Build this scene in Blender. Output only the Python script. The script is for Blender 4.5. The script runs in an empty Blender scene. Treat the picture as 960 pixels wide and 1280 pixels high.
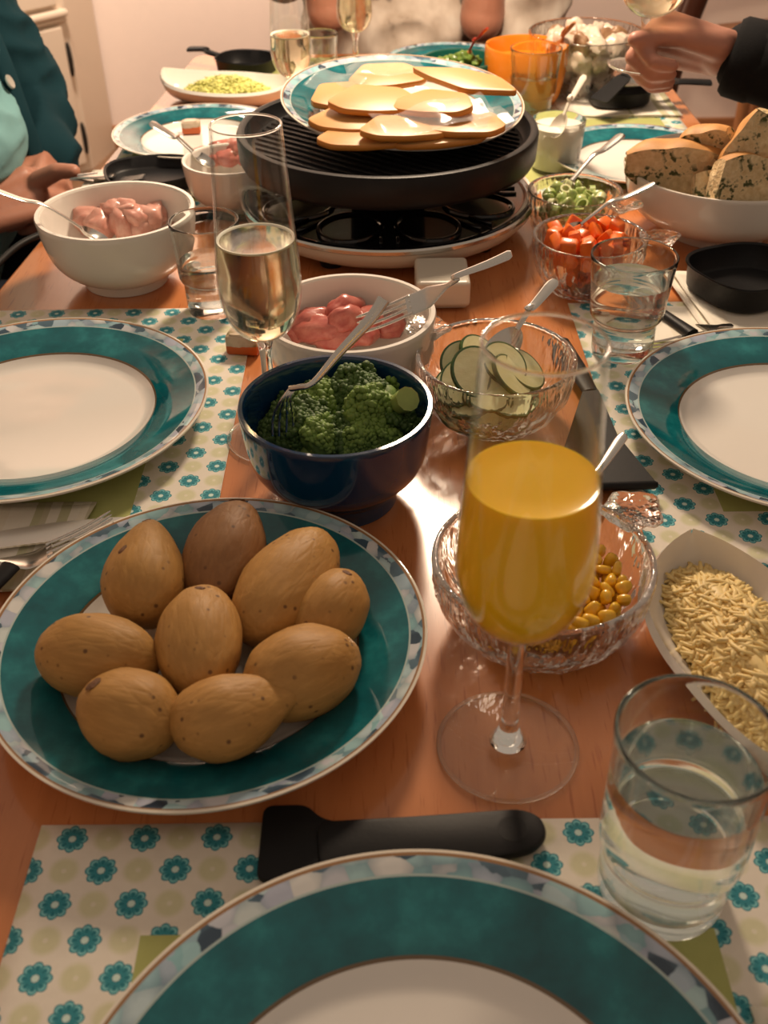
import bpy, bmesh, math, random
import numpy as np
from mathutils import Vector, Matrix, Quaternion, noise
random.seed(7)
S = bpy.context.scene
COL = S.collection
PI = math.pi
T = 0.75                      # height of the table top above the floor

# ------------------------------------------------------------------ camera
F_PX, PITCH, ROLL, EYE = 1300.0, math.radians(37.6), math.radians(-0.75), 0.463
fw = Vector((0, math.cos(PITCH), -math.sin(PITCH)))
up0 = Vector((0, math.sin(PITCH), math.cos(PITCH)))
rt0 = Vector((1, 0, 0))
rt = math.cos(ROLL) * rt0 + math.sin(ROLL) * up0
up = -math.sin(ROLL) * rt0 + math.cos(ROLL) * up0
CAM = Vector((0, 0, T + EYE))
cd = bpy.data.cameras.new('camera')
cam = bpy.data.objects.new('camera', cd)
COL.objects.link(cam)
M = Matrix((rt, up, -fw)).transposed().to_4x4()
M.translation = CAM
cam.matrix_world = M
cd.sensor_fit = 'VERTICAL'
cd.sensor_height = 24.0
cd.lens = F_PX / 1280 * 24.0
cd.clip_start = 0.02
cd.dof.use_dof = True
cd.dof.focus_distance = 0.80
cd.dof.aperture_fstop = 7.0
S.camera = cam

# ------------------------------------------------------------------ light and exposure
S.view_settings.view_transform = 'Standard'
S.view_settings.look = 'None'
S.view_settings.gamma = 1
S.view_settings.use_curve_mapping = False
S.view_settings.exposure = 0.40
S.cycles.max_bounces = 24
S.cycles.glossy_bounces = 20
S.cycles.transmission_bounces = 24
S.cycles.transparent_max_bounces = 16
S.cycles.use_denoising = True
S.cycles.blur_glossy = 0.6
S.cycles.sample_clamp_indirect = 6
W = bpy.data.worlds.new('room_light')
S.world = W
W.use_nodes = True
W.node_tree.nodes['Background'].inputs[0].default_value = (1.0, 0.78, 0.60, 1)
W.node_tree.nodes['Background'].inputs[1].default_value = 0.27


def lamp(name, loc, power, radius, color=(1, 0.77, 0.55)):
    ld = bpy.data.lights.new(name, 'POINT')
    ld.energy = power
    ld.shadow_soft_size = radius
    ld.color = color
    o = bpy.data.objects.new(name, ld)
    o.location = loc
    COL.objects.link(o)
    return o


lamp('pendant_bulb', (0.085, 1.43, T + 0.66), 28.0, 0.085)
wl_ = bpy.data.lights.new('wall_fill_light', 'AREA')          # added one-sided fill, no real fitting, brightens the back wall only
wl_.shape = 'DISK'
wl_.size = 0.35
wl_.energy = 34.0
wl_.color = (1, 0.80, 0.64)
wlo = bpy.data.objects.new('wall_fill_light', wl_)
wlo.location = (-0.75, 2.85, T + 1.25)
wlo.rotation_euler = Vector((0.05, 0.62, -0.78)).to_track_quat('-Z', 'Y').to_euler()
COL.objects.link(wlo)


# ------------------------------------------------------------------ pixel helpers: a point of the photograph on a level plane
def ray(u, v):
    return fw + (u - 480) / F_PX * rt - (v - 640) / F_PX * up


def at(u, v, h=0.0):
    d = ray(u, v)
    return CAM + d * ((T + h - CAM.z) / d.z)


def aty(u, v, y):
    d = ray(u, v)
    return CAM + d * (y / d.y)


def TP(x, y, h=0.0):
    return Vector((x, y, T + h))


# ------------------------------------------------------------------ materials
class NT:
    def __init__(self, name):
        self.m = bpy.data.materials.new(name)
        self.m.use_nodes = True
        self.t = self.m.node_tree
        self.b = self.t.nodes['Principled BSDF']

    def link(self, a, b):
        self.t.links.new(a, b)

    def node(self, typ, ins=None, **props):
        n = self.t.nodes.new(typ)
        for k, v in props.items():
            setattr(n, k, v)
        for k, v in (ins or {}).items():
            self.put(n.inputs[k], v)
        return n

    def put(self, sock, v):
        if isinstance(v, bpy.types.NodeSocket):
            self.link(v, sock)
        else:
            if sock.type == 'RGBA' and len(v) == 3:
                v = (*v, 1)
            sock.default_value = v

    def math(self, op, *a):
        n = self.node('ShaderNodeMath', operation=op)
        for i, x in enumerate(a):
            self.put(n.inputs[i], x)
        return n.outputs[0]

    def coord(self, kind='Object'):
        return self.node('ShaderNodeTexCoord').outputs[kind]

    def xyz(self, v):
        n = self.node('ShaderNodeSeparateXYZ', {0: v})
        return n.outputs

    def comb(self, x, y, z=0.0):
        return self.node('ShaderNodeCombineXYZ', {0: x, 1: y, 2: z}).outputs[0]

    def mapping(self, v, scale=(1, 1, 1), rot=(0, 0, 0)):
        return self.node('ShaderNodeMapping', {'Vector': v, 'Scale': scale, 'Rotation': rot}).outputs[0]

    def noise(self, v, scale, detail=4.0, rough=0.55, col=False):
        n = self.node('ShaderNodeTexNoise', {'Vector': v, 'Scale': scale, 'Detail': detail, 'Roughness': rough})
        return n.outputs[1 if col else 0]

    def voro(self, v, scale, feature='F1', out='Distance', rnd=1.0):
        n = self.node('ShaderNodeTexVoronoi', {'Vector': v, 'Scale': scale, 'Randomness': rnd}, feature=feature)
        return n.outputs[out]

    def ramp(self, f, stops, interp='LINEAR'):
        n = self.node('ShaderNodeValToRGB', {0: f})
        cr = n.color_ramp
        cr.interpolation = interp
        while len(cr.elements) < len(stops):
            cr.elements.new(0.5)
        for e, (p, c) in zip(cr.elements, stops):
            e.position = p
            e.color = (*c, 1) if len(c) == 3 else c
        return n.outputs[0]

    def mix(self, f, a, b, mode='MIX'):
        n = self.node('ShaderNodeMix', data_type='RGBA', blend_type=mode)
        self.put(n.inputs[0], f)
        self.put(n.inputs[6], a)
        self.put(n.inputs[7], b)
        return n.outputs[2]

    def bump(self, h, strength=0.3, dist=0.002):
        n = self.node('ShaderNodeBump', {'Height': h, 'Strength': strength, 'Distance': dist})
        self.link(n.outputs[0], self.b.inputs['Normal'])

    def set(self, **kw):
        for k, v in kw.items():
            self.put(self.b.inputs[k.replace('_', ' ')], v)
        return self


def plain(name, color, rough=0.5, metal=0.0, grain=0.0, gscale=60, bump=0.0, **kw):
    g = NT(name)
    col = color
    if grain or bump:
        n = g.noise(g.coord(), gscale)
    if grain:
        col = g.mix(n, tuple(c * (1 - grain) for c in color), tuple(min(1, c * (1 + grain)) for c in color))
    g.set(Base_Color=col, Roughness=rough, Metallic=metal, **kw)
    if bump:
        g.bump(n, bump)
    return g.m


def glass(name, color=(1, 1, 1), rough=0.0, ior=1.45, bumpy=None):
    g = NT(name)
    g.set(Base_Color=color, Roughness=rough, IOR=ior, Transmission_Weight=1.0)
    if bumpy:
        v = g.mapping(g.coord(), bumpy)
        g.bump(g.noise(v, 1.0, 2.0), 0.55, 0.003)
    return g.m


MT = {}
MT['glass'] = glass('clear_glass', (0.985, 1.0, 0.99))


def thin_glass():
    g = NT('thin_clear_glass')
    out = g.t.nodes['Material Output']
    fc = g.node('ShaderNodeLayerWeight', {'Blend': 0.5}).outputs['Facing']
    fr = g.math('ADD', 0.03, g.math('MULTIPLY', 0.9, g.math('POWER', fc, 5.0)))
    tr = g.node('ShaderNodeBsdfTransparent', {0: (0.975, 0.985, 0.98)}).outputs[0]
    gl = g.node('ShaderNodeBsdfGlossy', {'Color': (1, 1, 1), 'Roughness': 0.02}).outputs[0]
    mx = g.node('ShaderNodeMixShader', {0: fr, 1: tr, 2: gl}).outputs[0]
    g.link(mx, out.inputs[0])
    return g.m


MT['thin'] = thin_glass()
MT['tumbler'] = glass('greenish_glass', (0.96, 0.99, 0.975))
MT['pressed'] = glass('pressed_glass', (0.97, 0.985, 0.975), 0.03, 1.45, (130, 130, 40))
MT['water'] = glass('water', (0.985, 1, 0.995), 0, 1.33)
MT['wine'] = glass('sparkling_wine', (0.97, 0.87, 0.64), 0.10, 1.34)
MT['film'] = (lambda g: (g.set(Base_Color=(1, 1, 1), Roughness=0.12, Alpha=0.10, Specular_IOR_Level=1.0,
                               Coat_Weight=1.0, Coat_Roughness=0.03), g.m)[1])(NT('clear_film'))
MT['steel'] = plain('polished_steel', (0.62, 0.60, 0.56), 0.20, 1.0)
MT['blade_steel'] = plain('brushed_steel', (0.74, 0.71, 0.67), 0.34, 1.0)
MT['black_plastic'] = plain('black_plastic', (0.009, 0.009, 0.010), 0.5, bump=0.05, gscale=400, Specular_IOR_Level=0.22)
MT['black_coat'] = plain('black_nonstick', (0.009, 0.009, 0.010), 0.42, bump=0.08, gscale=300, Specular_IOR_Level=0.22)
MT['black_gloss'] = plain('black_enamel', (0.006, 0.006, 0.007), 0.10)
MT['cream_plastic'] = plain('cream_plastic', (0.66, 0.60, 0.50), 0.35)
MT['white_china'] = plain('white_china', (0.80, 0.77, 0.72), 0.10)
MT['stoneware'] = plain('white_stoneware', (0.76, 0.72, 0.66), 0.14)
MT['navy'] = plain('navy_glaze', (0.004, 0.030, 0.088), 0.10, Coat_Weight=0.4)
MT['green_glaze'] = plain('green_glaze', (0.01, 0.10, 0.075), 0.15)
MT['orange_glaze'] = plain('orange_glaze', (0.72, 0.22, 0.015), 0.2)
MT['wall'] = plain('pink_cream_wall_paint', (0.84, 0.70, 0.61), 0.9, grain=0.03, gscale=30, bump=0.05)
MT['cab'] = plain('cream_white_lacquer', (0.72, 0.60, 0.47), 0.45, grain=0.04, gscale=8)
MT['iron'] = plain('black_iron', (0.012, 0.009, 0.007), 0.5)
MT['dark_wood'] = plain('dark_stained_wood', (0.055, 0.016, 0.008), 0.35, grain=0.4, gscale=25)
MT['light_wood'] = plain('honey_wood', (0.36, 0.15, 0.055), 0.4, grain=0.25, gscale=25)
MT['spoon_wood'] = plain('spoon_wood', (0.42, 0.16, 0.05), 0.45, grain=0.2)
MT['red_handle'] = plain('red_handle', (0.35, 0.03, 0.015), 0.25)
MT['cord'] = plain('black_rubber', (0.006, 0.006, 0.006), 0.5, Specular_IOR_Level=0.2)
MT['cream_dip'] = plain('cream_dip', (0.82, 0.76, 0.66), 0.3)


def m_table():
    g = NT('beech_veneer')
    c = g.coord()
    v1 = g.mapping(c, (55, 5, 5))
    n1 = g.noise(v1, 1.0, 5)
    v2 = g.mapping(c, (420, 28, 20))
    n2 = g.noise(v2, 1.0, 2)
    fleck = g.ramp(n2, [(0.60, (0, 0, 0)), (0.72, (1, 1, 1))])
    base = g.ramp(n1, [(0.3, (0.50, 0.175, 0.058)), (0.7, (0.59, 0.22, 0.078))])
    col = g.mix(fleck, base, (0.40, 0.125, 0.04))
    g.set(Base_Color=col, Roughness=g.math('ADD', 0.15, g.math('MULTIPLY', n1, 0.10)), Coat_Weight=0.4, Coat_Roughness=0.06)
    return g.m


MT['table'] = m_table()


def m_plate():
    g = NT('printed_china')
    c = g.coord()
    x, y, z = g.xyz(c)
    r = g.math('SQRT', g.math('ADD', g.math('MULTIPLY', x, x), g.math('MULTIPLY', y, y)))
    a = g.math('ARCTAN2', y, x)
    teal = g.ramp(g.noise(c, 34, 5, 0.6), [(0.30, (0.001, 0.072, 0.092)), (0.52, (0.003, 0.120, 0.142)), (0.75, (0.020, 0.225, 0.245))])
    # floral border: cells laid round the rim
    pv = g.comb(g.math('MULTIPLY', a, 7.5), g.math('MULTIPLY', r, 85.0), g.math('MULTIPLY', g.noise(c, 40), 1.5))
    cellc = g.voro(pv, 1.35, 'F1', 'Color')
    celld = g.voro(pv, 1.35, 'F1', 'Distance')
    cv = g.xyz(cellc)[0]
    fl = g.ramp(cv, [(0.0, (0.02, 0.04, 0.07)), (0.22, (0.06, 0.11, 0.16)), (0.30, (0.28, 0.52, 0.56)), (0.48, (0.42, 0.46, 0.58)),
                     (0.62, (0.68, 0.68, 0.66)), (0.78, (0.30, 0.54, 0.58)), (1.0, (0.52, 0.64, 0.68))])
    fl = g.mix(g.ramp(celld, [(0.42, (0, 0, 0)), (0.85, (0.6, 0.6, 0.6))]), fl, (0.12, 0.20, 0.26))
    white = (0.80, 0.765, 0.71)

    def step(th):
        return g.math('GREATER_THAN', r, th)
    R = 0.135
    col = g.mix(step(0.676 * R), white, (0.16, 0.10, 0.05))
    col = g.mix(step(0.686 * R), col, teal)
    col = g.mix(step(0.916 * R), col, (0.42, 0.52, 0.50))
    col = g.mix(step(0.924 * R), col, fl)
    col = g.mix(step(0.978 * R), col, (0.30, 0.16, 0.07))
    col = g.mix(step(0.988 * R), col, (0.72, 0.66, 0.56))
    col = g.mix(g.math('GREATER_THAN', g.xyz(g.node('ShaderNodeTexCoord').outputs['Normal'])[2], 0.0), white, col)
    g.set(Base_Color=col, Roughness=0.07, Coat_Weight=0.3, Coat_Roughness=0.03)
    return g.m


MT['plate'] = m_plate()


def m_flowers():
    g = NT('flower_printed_paper')
    c = g.coord()
    x, y, z = g.xyz(c)
    s = 0.01875
    gx = g.math('DIVIDE', g.math('ADD', x, 12.2 * s), s)
    gy = g.math('DIVIDE', g.math('ADD', y, 12.3 * s), s)
    ix, iy = g.math('FLOOR', gx), g.math('FLOOR', gy)
    fx = g.math('SUBTRACT', g.math('SUBTRACT', gx, ix), 0.5)
    fy = g.math('SUBTRACT', g.math('SUBTRACT', gy, iy), 0.5)
    par = g.math('FLOORED_MODULO', g.math('ADD', ix, iy), 2.0)
    r = g.math('SQRT', g.math('ADD', g.math('MULTIPLY', fx, fx), g.math('MULTIPLY', fy, fy)))
    a = g.math('ARCTAN2', fy, fx)
    pet = g.math('ABSOLUTE', g.math('COSINE', g.math('MULTIPLY', a, 4.0)))
    R = g.math('ADD', 0.36, g.math('MULTIPLY', pet, 0.08))
    t = g.math('DIVIDE', r, R)
    inside = g.math('LESS_THAN', t, 1.0)
    rad = g.ramp(t, [(0.0, (0.62, 0.78, 0.72)), (0.22, (0.55, 0.72, 0.68)), (0.27, (0.015, 0.17, 0.22)), (0.36, (0.035, 0.27, 0.33)),
                     (0.62, (0.045, 0.30, 0.36)), (0.78, (0.16, 0.48, 0.52)), (0.86, (0.26, 0.58, 0.60)), (0.91, (0.03, 0.25, 0.31)), (1.0, (0.03, 0.25, 0.31))])
    gap = g.math('MULTIPLY', g.math('GREATER_THAN', t, 0.36), g.math('LESS_THAN', pet, 0.28))
    teal = g.mix(gap, rad, (0.02, 0.20, 0.25))
    petal_core = g.math('MULTIPLY', g.math('MULTIPLY', g.math('GREATER_THAN', t, 0.42), g.math('LESS_THAN', t, 0.74)), g.math('GREATER_THAN', pet, 0.72))
    teal = g.mix(petal_core, teal, (0.018, 0.19, 0.24))
    n = g.noise(c, 180, 3)
    paper = g.mix(n, (0.74, 0.68, 0.59), (0.82, 0.76, 0.67))
    green = g.mix(n, (0.50, 0.52, 0.22), (0.58, 0.58, 0.28))
    gmask = g.math('MULTIPLY', g.math('MULTIPLY', par, g.ramp(r, [(0.30, (1, 1, 1)), (0.46, (0, 0, 0))])), 0.55)
    col = g.mix(gmask, paper, green)
    centre_dot = g.math('MULTIPLY', par, g.math('LESS_THAN', r, 0.07))
    col = g.mix(g.math('MULTIPLY', centre_dot, 0.6), col, paper)
    tm = g.math('MULTIPLY', inside, g.math('SUBTRACT', 1.0, par))
    col = g.mix(tm, col, teal)
    sq = g.math('LESS_THAN', g.math('MAXIMUM', g.math('ABSOLUTE', x), g.math('ABSOLUTE', y)), 0.137)
    col = g.mix(sq, col, g.mix(g.noise(c, 60), (0.36, 0.38, 0.12), (0.44, 0.46, 0.17)))
    g.set(Base_Color=col, Roughness=0.85)
    g.bump(g.noise(g.mapping(c, (900, 300, 1), (0, 0, 0.7)), 1.0, 1), 0.12, 0.0005)
    return g.m


MT['flowers'] = m_flowers()


def m_stripes():
    g = NT('striped_napkin_paper')
    c = g.coord()
    x, y, z = g.xyz(c)
    n = g.node('ShaderNodeTexVoronoi', {'Scale': 2.0}, voronoi_dimensions='1D')
    g.link(g.math('MULTIPLY', x, 78), n.inputs['W'])
    f = g.xyz(n.outputs['Color'])[0]
    col = g.ramp(f, [(0.0, (0.82, 0.77, 0.67)), (0.30, (0.60, 0.55, 0.40)), (0.46, (0.82, 0.77, 0.67)), (0.66, (0.54, 0.52, 0.33)), (0.80, (0.78, 0.72, 0.60))], 'CONSTANT')
    g.set(Base_Color=col, Roughness=0.85)
    g.bump(g.noise(c, 700, 1), 0.12, 0.0005)
    return g.m


MT['stripes'] = m_stripes()


def m_potato(name, c1, c2, cs):
    g = NT(name)
    c = g.coord()
    base = g.mix(g.noise(c, 38, 5), c1, c2)
    streak = g.noise(g.mapping(c, (260, 40, 260)), 1.0, 3)
    base = g.mix(g.math('MULTIPLY', g.ramp(streak, [(0.45, (0, 0, 0)), (0.75, (1, 1, 1))]), 0.35), base, tuple(min(1, k * 1.35) for k in c2))
    d = g.voro(c, 125, 'F1', 'Distance')
    sp = g.math('MULTIPLY', g.ramp(d, [(0.11, (1, 1, 1)), (0.20, (0, 0, 0))]), g.ramp(g.noise(c, 60, 1), [(0.38, (0, 0, 0)), (0.50, (1, 1, 1))]))
    base = g.mix(g.math('MULTIPLY', sp, 0.85), base, cs)
    g.set(Base_Color=base, Roughness=0.55, Specular_IOR_Level=0.35, Subsurface_Weight=0.06, Subsurface_Radius=(0.01, 0.006, 0.003), Subsurface_Scale=0.4)
    wr = g.voro(g.mapping(c, (190, 60, 190)), 1.0, 'DISTANCE_TO_EDGE')
    wr = g.ramp(wr, [(0.0, (0, 0, 0)), (0.25, (1, 1, 1))])
    g.bump(g.math('ADD', g.math('ADD', g.math('MULTIPLY', streak, 0.5), g.math('MULTIPLY', wr, 0.25)), g.math('MULTIPLY', g.noise(c, 90, 5), 0.6)), 0.24, 0.0025)
    return g.m


MT['potato'] = m_potato('boiled_potato_skin', (0.36, 0.178, 0.045), (0.47, 0.258, 0.076), (0.10, 0.04, 0.015))
MT['potato_brown'] = m_potato('brown_potato_skin', (0.22, 0.10, 0.036), (0.30, 0.15, 0.058), (0.10, 0.045, 0.02))
MT['potato_scar'] = plain('potato_scar', (0.16, 0.07, 0.03), 0.7, grain=0.5, gscale=300, bump=0.5)
MT['floret'] = plain('broccoli_buds', (0.055, 0.115, 0.020), 0.6, grain=0.7, gscale=160, bump=0.5)
MT['floret_light'] = plain('pale_broccoli_buds', (0.15, 0.25, 0.045), 0.6, grain=0.6, gscale=160, bump=0.5)
MT['stalk'] = plain('broccoli_stalk', (0.27, 0.36, 0.09), 0.45, grain=0.3, gscale=80, Subsurface_Weight=0.1, Subsurface_Scale=0.004)


def m_meat(name, c1, c2, scale, rough=0.28):
    g = NT(name)
    c = g.coord()
    n = g.noise(g.mapping(c, (1, 2.2, 1)), scale, 4, 0.6)
    col = g.ramp(n, [(0.32, c1), (0.68, c2)])
    g.set(Base_Color=col, Roughness=rough, Subsurface_Weight=0.15, Subsurface_Radius=(0.01, 0.004, 0.003), Subsurface_Scale=0.4, Coat_Weight=0.35, Coat_Roughness=0.12)
    g.bump(n, 0.25, 0.002)
    return g.m


MT['chicken'] = m_meat('raw_chicken', (0.60, 0.25, 0.19), (0.72, 0.42, 0.34), 60)
MT['pork'] = m_meat('raw_red_meat', (0.44, 0.07, 0.055), (0.62, 0.22, 0.17), 70)
MT['ham'] = m_meat('pink_meat', (0.50, 0.12, 0.10), (0.62, 0.22, 0.17), 50)
MT['carrot'] = m_meat('cooked_carrot', (0.75, 0.13, 0.012), (0.84, 0.18, 0.02), 60, 0.3)
MT['corn'] = m_meat('sweetcorn', (0.78, 0.42, 0.015), (0.86, 0.52, 0.03), 90, 0.25)
MT['leek'] = m_meat('spring_onion', (0.22, 0.34, 0.06), (0.52, 0.58, 0.24), 45, 0.35)
MT['leek_pale'] = m_meat('pale_spring_onion', (0.55, 0.60, 0.30), (0.70, 0.70, 0.45), 45, 0.35)
MT['herb'] = m_meat('green_herb', (0.06, 0.13, 0.015), (0.20, 0.30, 0.05), 60, 0.4)
MT['zucchini'] = m_meat('courgette_flesh', (0.70, 0.66, 0.34), (0.80, 0.76, 0.46), 70, 0.3)
MT['rind'] = m_meat('courgette_rind', (0.02, 0.06, 0.012), (0.05, 0.12, 0.02), 160, 0.3)
MT['mozz'] = m_meat('white_salad_piece', (0.58, 0.46, 0.35), (0.68, 0.58, 0.48), 50, 0.35)
MT['mush'] = m_meat('brown_salad_piece', (0.22, 0.11, 0.05), (0.36, 0.22, 0.12), 50, 0.4)
MT['cheese'] = plain('sliced_cheese', (0.62, 0.33, 0.11), 0.42, grain=0.06, gscale=25, Subsurface_Weight=0.15, Subsurface_Scale=0.004)
MT['cheese_rind'] = plain('cheese_rind', (0.60, 0.23, 0.035), 0.4)
MT['grated'] = plain('grated_cheese', (0.90, 0.68, 0.29), 0.5, grain=0.05, Subsurface_Weight=0.12, Subsurface_Radius=(0.01, 0.008, 0.004), Subsurface_Scale=0.4)
MT['grated_green'] = plain('pale_yellow_grated_cheese', (0.74, 0.74, 0.24), 0.5, grain=0.08)
MT['juice'] = plain('orange_juice', (0.98, 0.55, 0.018), 0.12, grain=0.03, gscale=40, Subsurface_Weight=0.3, Subsurface_Radius=(0.02, 0.01, 0.002), Subsurface_Scale=0.5)
MT['foam'] = plain('foam', (0.85, 0.80, 0.66), 0.5)
MT['crust'] = plain('golden_bread_crust', (0.52, 0.25, 0.075), 0.6, grain=0.45, gscale=45, bump=0.4)


def m_crumb():
    g = NT('herb_flecked_crumb')
    c = g.coord()
    n = g.noise(c, 150, 4)
    base = g.ramp(n, [(0.3, (0.62, 0.44, 0.22)), (0.7, (0.84, 0.67, 0.41))])
    h = g.math('MULTIPLY', g.ramp(g.noise(c, 150, 3), [(0.50, (0, 0, 0)), (0.58, (1, 1, 1))]), g.ramp(g.noise(c, 38, 1), [(0.46, (0, 0, 0)), (0.56, (1, 1, 1))]))
    g.set(Base_Color=g.mix(h, base, (0.07, 0.075, 0.02)), Roughness=0.8)
    g.bump(n, 0.7, 0.004)
    return g.m


MT['crumb'] = m_crumb()


def m_skin(name, c1, c2):
    g = NT(name)
    c = g.coord()
    col = g.mix(g.noise(c, 26, 4), c1, c2)
    g.set(Base_Color=col, Roughness=0.45, Subsurface_Weight=0.12, Subsurface_Radius=(0.012, 0.005, 0.003), Subsurface_Scale=0.5)
    g.bump(g.noise(c, 160, 3), 0.15, 0.001)
    return g.m


MT['skin'] = m_skin('warm_skin', (0.40, 0.17, 0.11), (0.50, 0.235, 0.155))
MT['skin_pale'] = m_skin('fair_skin', (0.37, 0.165, 0.115), (0.45, 0.215, 0.155))


def m_cloth(name, c, scale=700, rough=0.9):
    g = NT(name)
    co = g.coord()
    w = g.noise(g.mapping(co, (1, 1, 1)), scale, 1)
    n = g.noise(co, 12, 3)
    g.set(Base_Color=g.mix(n, tuple(k * 0.8 for k in c), tuple(k * 1.15 for k in c)), Roughness=rough, Specular_IOR_Level=0.2)
    g.bump(w, 0.3, 0.001)
    return g.m


MT['teal_knit'] = m_cloth('teal_knit', (0.006, 0.034, 0.046))
MT['aqua'] = m_cloth('aqua_jersey', (0.20, 0.40, 0.42))
MT['jeans'] = m_cloth('dark_denim', (0.018, 0.022, 0.035))
MT['black_knit'] = m_cloth('black_knit', (0.006, 0.006, 0.007))
MT['cuff_knit'] = m_cloth('dark_ribbed_knit', (0.012, 0.014, 0.010))


def m_blouse():
    g = NT('blotched_blouse')
    c = g.coord()
    n = g.noise(g.mapping(c, (1, 1, 0.7)), 17, 3, 0.5)
    col = g.ramp(n, [(0.30, (0.02, 0.016, 0.014)), (0.37, (0.12, 0.095, 0.075)), (0.42, (0.42, 0.34, 0.27)), (0.60, (0.60, 0.52, 0.44)), (0.72, (0.70, 0.64, 0.56))])
    g.set(Base_Color=col, Roughness=0.75)
    return g.m


MT['blouse'] = m_blouse()
MT['hair'] = plain('brown_hair', (0.06, 0.03, 0.015), 0.5, grain=0.4, gscale=120)
MT['hair_grey'] = plain('grey_hair', (0.35, 0.31, 0.28), 0.5, grain=0.3, gscale=120)
MT['eye'] = plain('eye_white', (0.75, 0.72, 0.68), 0.15)
MT['button'] = plain('pale_button', (0.42, 0.40, 0.36), 0.3)


def m_floor():
    g = NT('brown_floor_boards')
    c = g.coord()
    n = g.noise(g.mapping(c, (30, 3, 1)), 1.0, 4)
    g.set(Base_Color=g.ramp(n, [(0.3, (0.16, 0.085, 0.045)), (0.7, (0.24, 0.135, 0.075))]), Roughness=0.4)
    return g.m


MT['floor'] = m_floor()


def m_packet():
    g = NT('printed_packet')
    x, y, z = g.xyz(g.coord())
    n = g.noise(g.coord(), 70, 2)
    top = g.ramp(n, [(0.40, (0.62, 0.50, 0.38)), (0.55, (0.50, 0.40, 0.28)), (0.66, (0.20, 0.16, 0.05))])
    band = g.math('LESS_THAN', z, g.math('ADD', 0.006, g.math('MULTIPLY', n, 0.006)))
    g.set(Base_Color=g.mix(band, top, (0.60, 0.12, 0.02)), Roughness=0.3)
    return g.m


MT['packet'] = m_packet()


# ------------------------------------------------------------------ geometry helpers: each returns (verts, faces)
def join(*ps):
    V, Fc = [], []
    for v, f in ps:
        o = len(V)
        V += [tuple(p) for p in v]
        Fc += [tuple(i + o for i in q) for q in f]
    return V, Fc


def xf(p, m):
    return [tuple(m @ Vector(q)) for q in p[0]], p[1]


def lathe(prof, n=48):
    V, Fc, rows = [], [], []
    for r, z in prof:
        if r < 1e-6:
            rows.append([len(V)])
            V.append((0, 0, z))
        else:
            rows.append(list(range(len(V), len(V) + n)))
            V += [(r * math.cos(2 * PI * k / n), r * math.sin(2 * PI * k / n), z) for k in range(n)]
    for a, b in zip(rows, rows[1:]):
        if len(a) == 1 and len(b) == 1:
            continue
        for k in range(n):
            k2 = (k + 1) % n
            if len(a) == 1:
                Fc.append((a[0], b[k], b[k2]))
            elif len(b) == 1:
                Fc.append((a[k], b[0], a[k2]))
            else:
                Fc.append((a[k], b[k], b[k2], a[k2]))
    return V, Fc


def smoothpath(pts, n=8):
    pts = [Vector(p) for p in pts]
    out = []
    for i in range(len(pts) - 1):
        p0, p1, p2, p3 = pts[max(i - 1, 0)], pts[i], pts[i + 1], pts[min(i + 2, len(pts) - 1)]
        for k in range(n):
            t = k / n
            out.append(0.5 * ((2 * p1) + (p2 - p0) * t + (2 * p0 - 5 * p1 + 4 * p2 - p3) * t * t + (3 * p1 - p0 - 3 * p2 + p3) * t ** 3))
    return out + [pts[-1]]


def sp2(prof, n=5):
    return [(max(p.x, 0.0), p.y) for p in smoothpath([(a, b, 0) for a, b in prof], n)]


def tube(pts, rad, n=10, upv=(0, 0, 1)):
    """rad: a number, a list, or a list of (across, thick) pairs"""
    pts = [Vector(p) for p in pts]
    m = len(pts)
    if not isinstance(rad, (list, tuple)):
        rad = [rad] * m
    V, Fc = [], []
    for i, p in enumerate(pts):
        d = (pts[min(i + 1, m - 1)] - pts[max(i - 1, 0)]).normalized()
        u = Vector(upv)
        s = d.cross(u)
        if s.length < 1e-3:
            s = d.cross(Vector((1, 0.2, 0)))
        s.normalize()
        w = s.cross(d).normalized()
        r = rad[i]
        ra, rb = r if isinstance(r, (list, tuple)) else (r, r)
        for k in range(n):
            a = 2 * PI * k / n
            V.append(tuple(p + s * (ra * math.cos(a)) + w * (rb * math.sin(a))))
    for i in range(m - 1):
        for k in range(n):
            k2 = (k + 1) % n
            Fc.append((i * n + k, i * n + k2, (i + 1) * n + k2, (i + 1) * n + k))
    Fc.append(tuple(range(n))[::-1])
    Fc.append(tuple((m - 1) * n + k for k in range(n)))
    return V, Fc


def bm_out(bm):
    bm.verts.index_update()
    V = [tuple(v.co) for v in bm.verts]
    Fc = [tuple(v.index for v in f.verts) for f in bm.faces]
    bm.free()
    return V, Fc


def box(sx, sy, sz, c=(0, 0, 0), bev=0.0, seg=2):
    bm = bmesh.new()
    bmesh.ops.create_cube(bm, size=1)
    for v in bm.verts:
        v.co = Vector((v.co.x * sx, v.co.y * sy, v.co.z * sz)) + Vector(c)
    if bev:
        bmesh.ops.bevel(bm, geom=bm.edges[:], offset=bev, segments=seg, affect='EDGES', profile=0.5)
    return bm_out(bm)


def prism(poly, z0, z1, bev=0.0):
    bm = bmesh.new()
    vs = [bm.verts.new((x, y, z0)) for x, y in poly]
    f = bm.faces.new(vs)
    r = bmesh.ops.extrude_face_region(bm, geom=[f])
    for v in r['geom']:
        if isinstance(v, bmesh.types.BMVert):
            v.co.z = z1
    bmesh.ops.recalc_face_normals(bm, faces=bm.faces[:])
    if bev:
        es = [e for e in bm.edges if abs(e.verts[0].co.z - e.verts[1].co.z) < 1e-6]
        bmesh.ops.bevel(bm, geom=es, offset=bev, segments=2, affect='EDGES', profile=0.5)
    return bm_out(bm)


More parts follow.
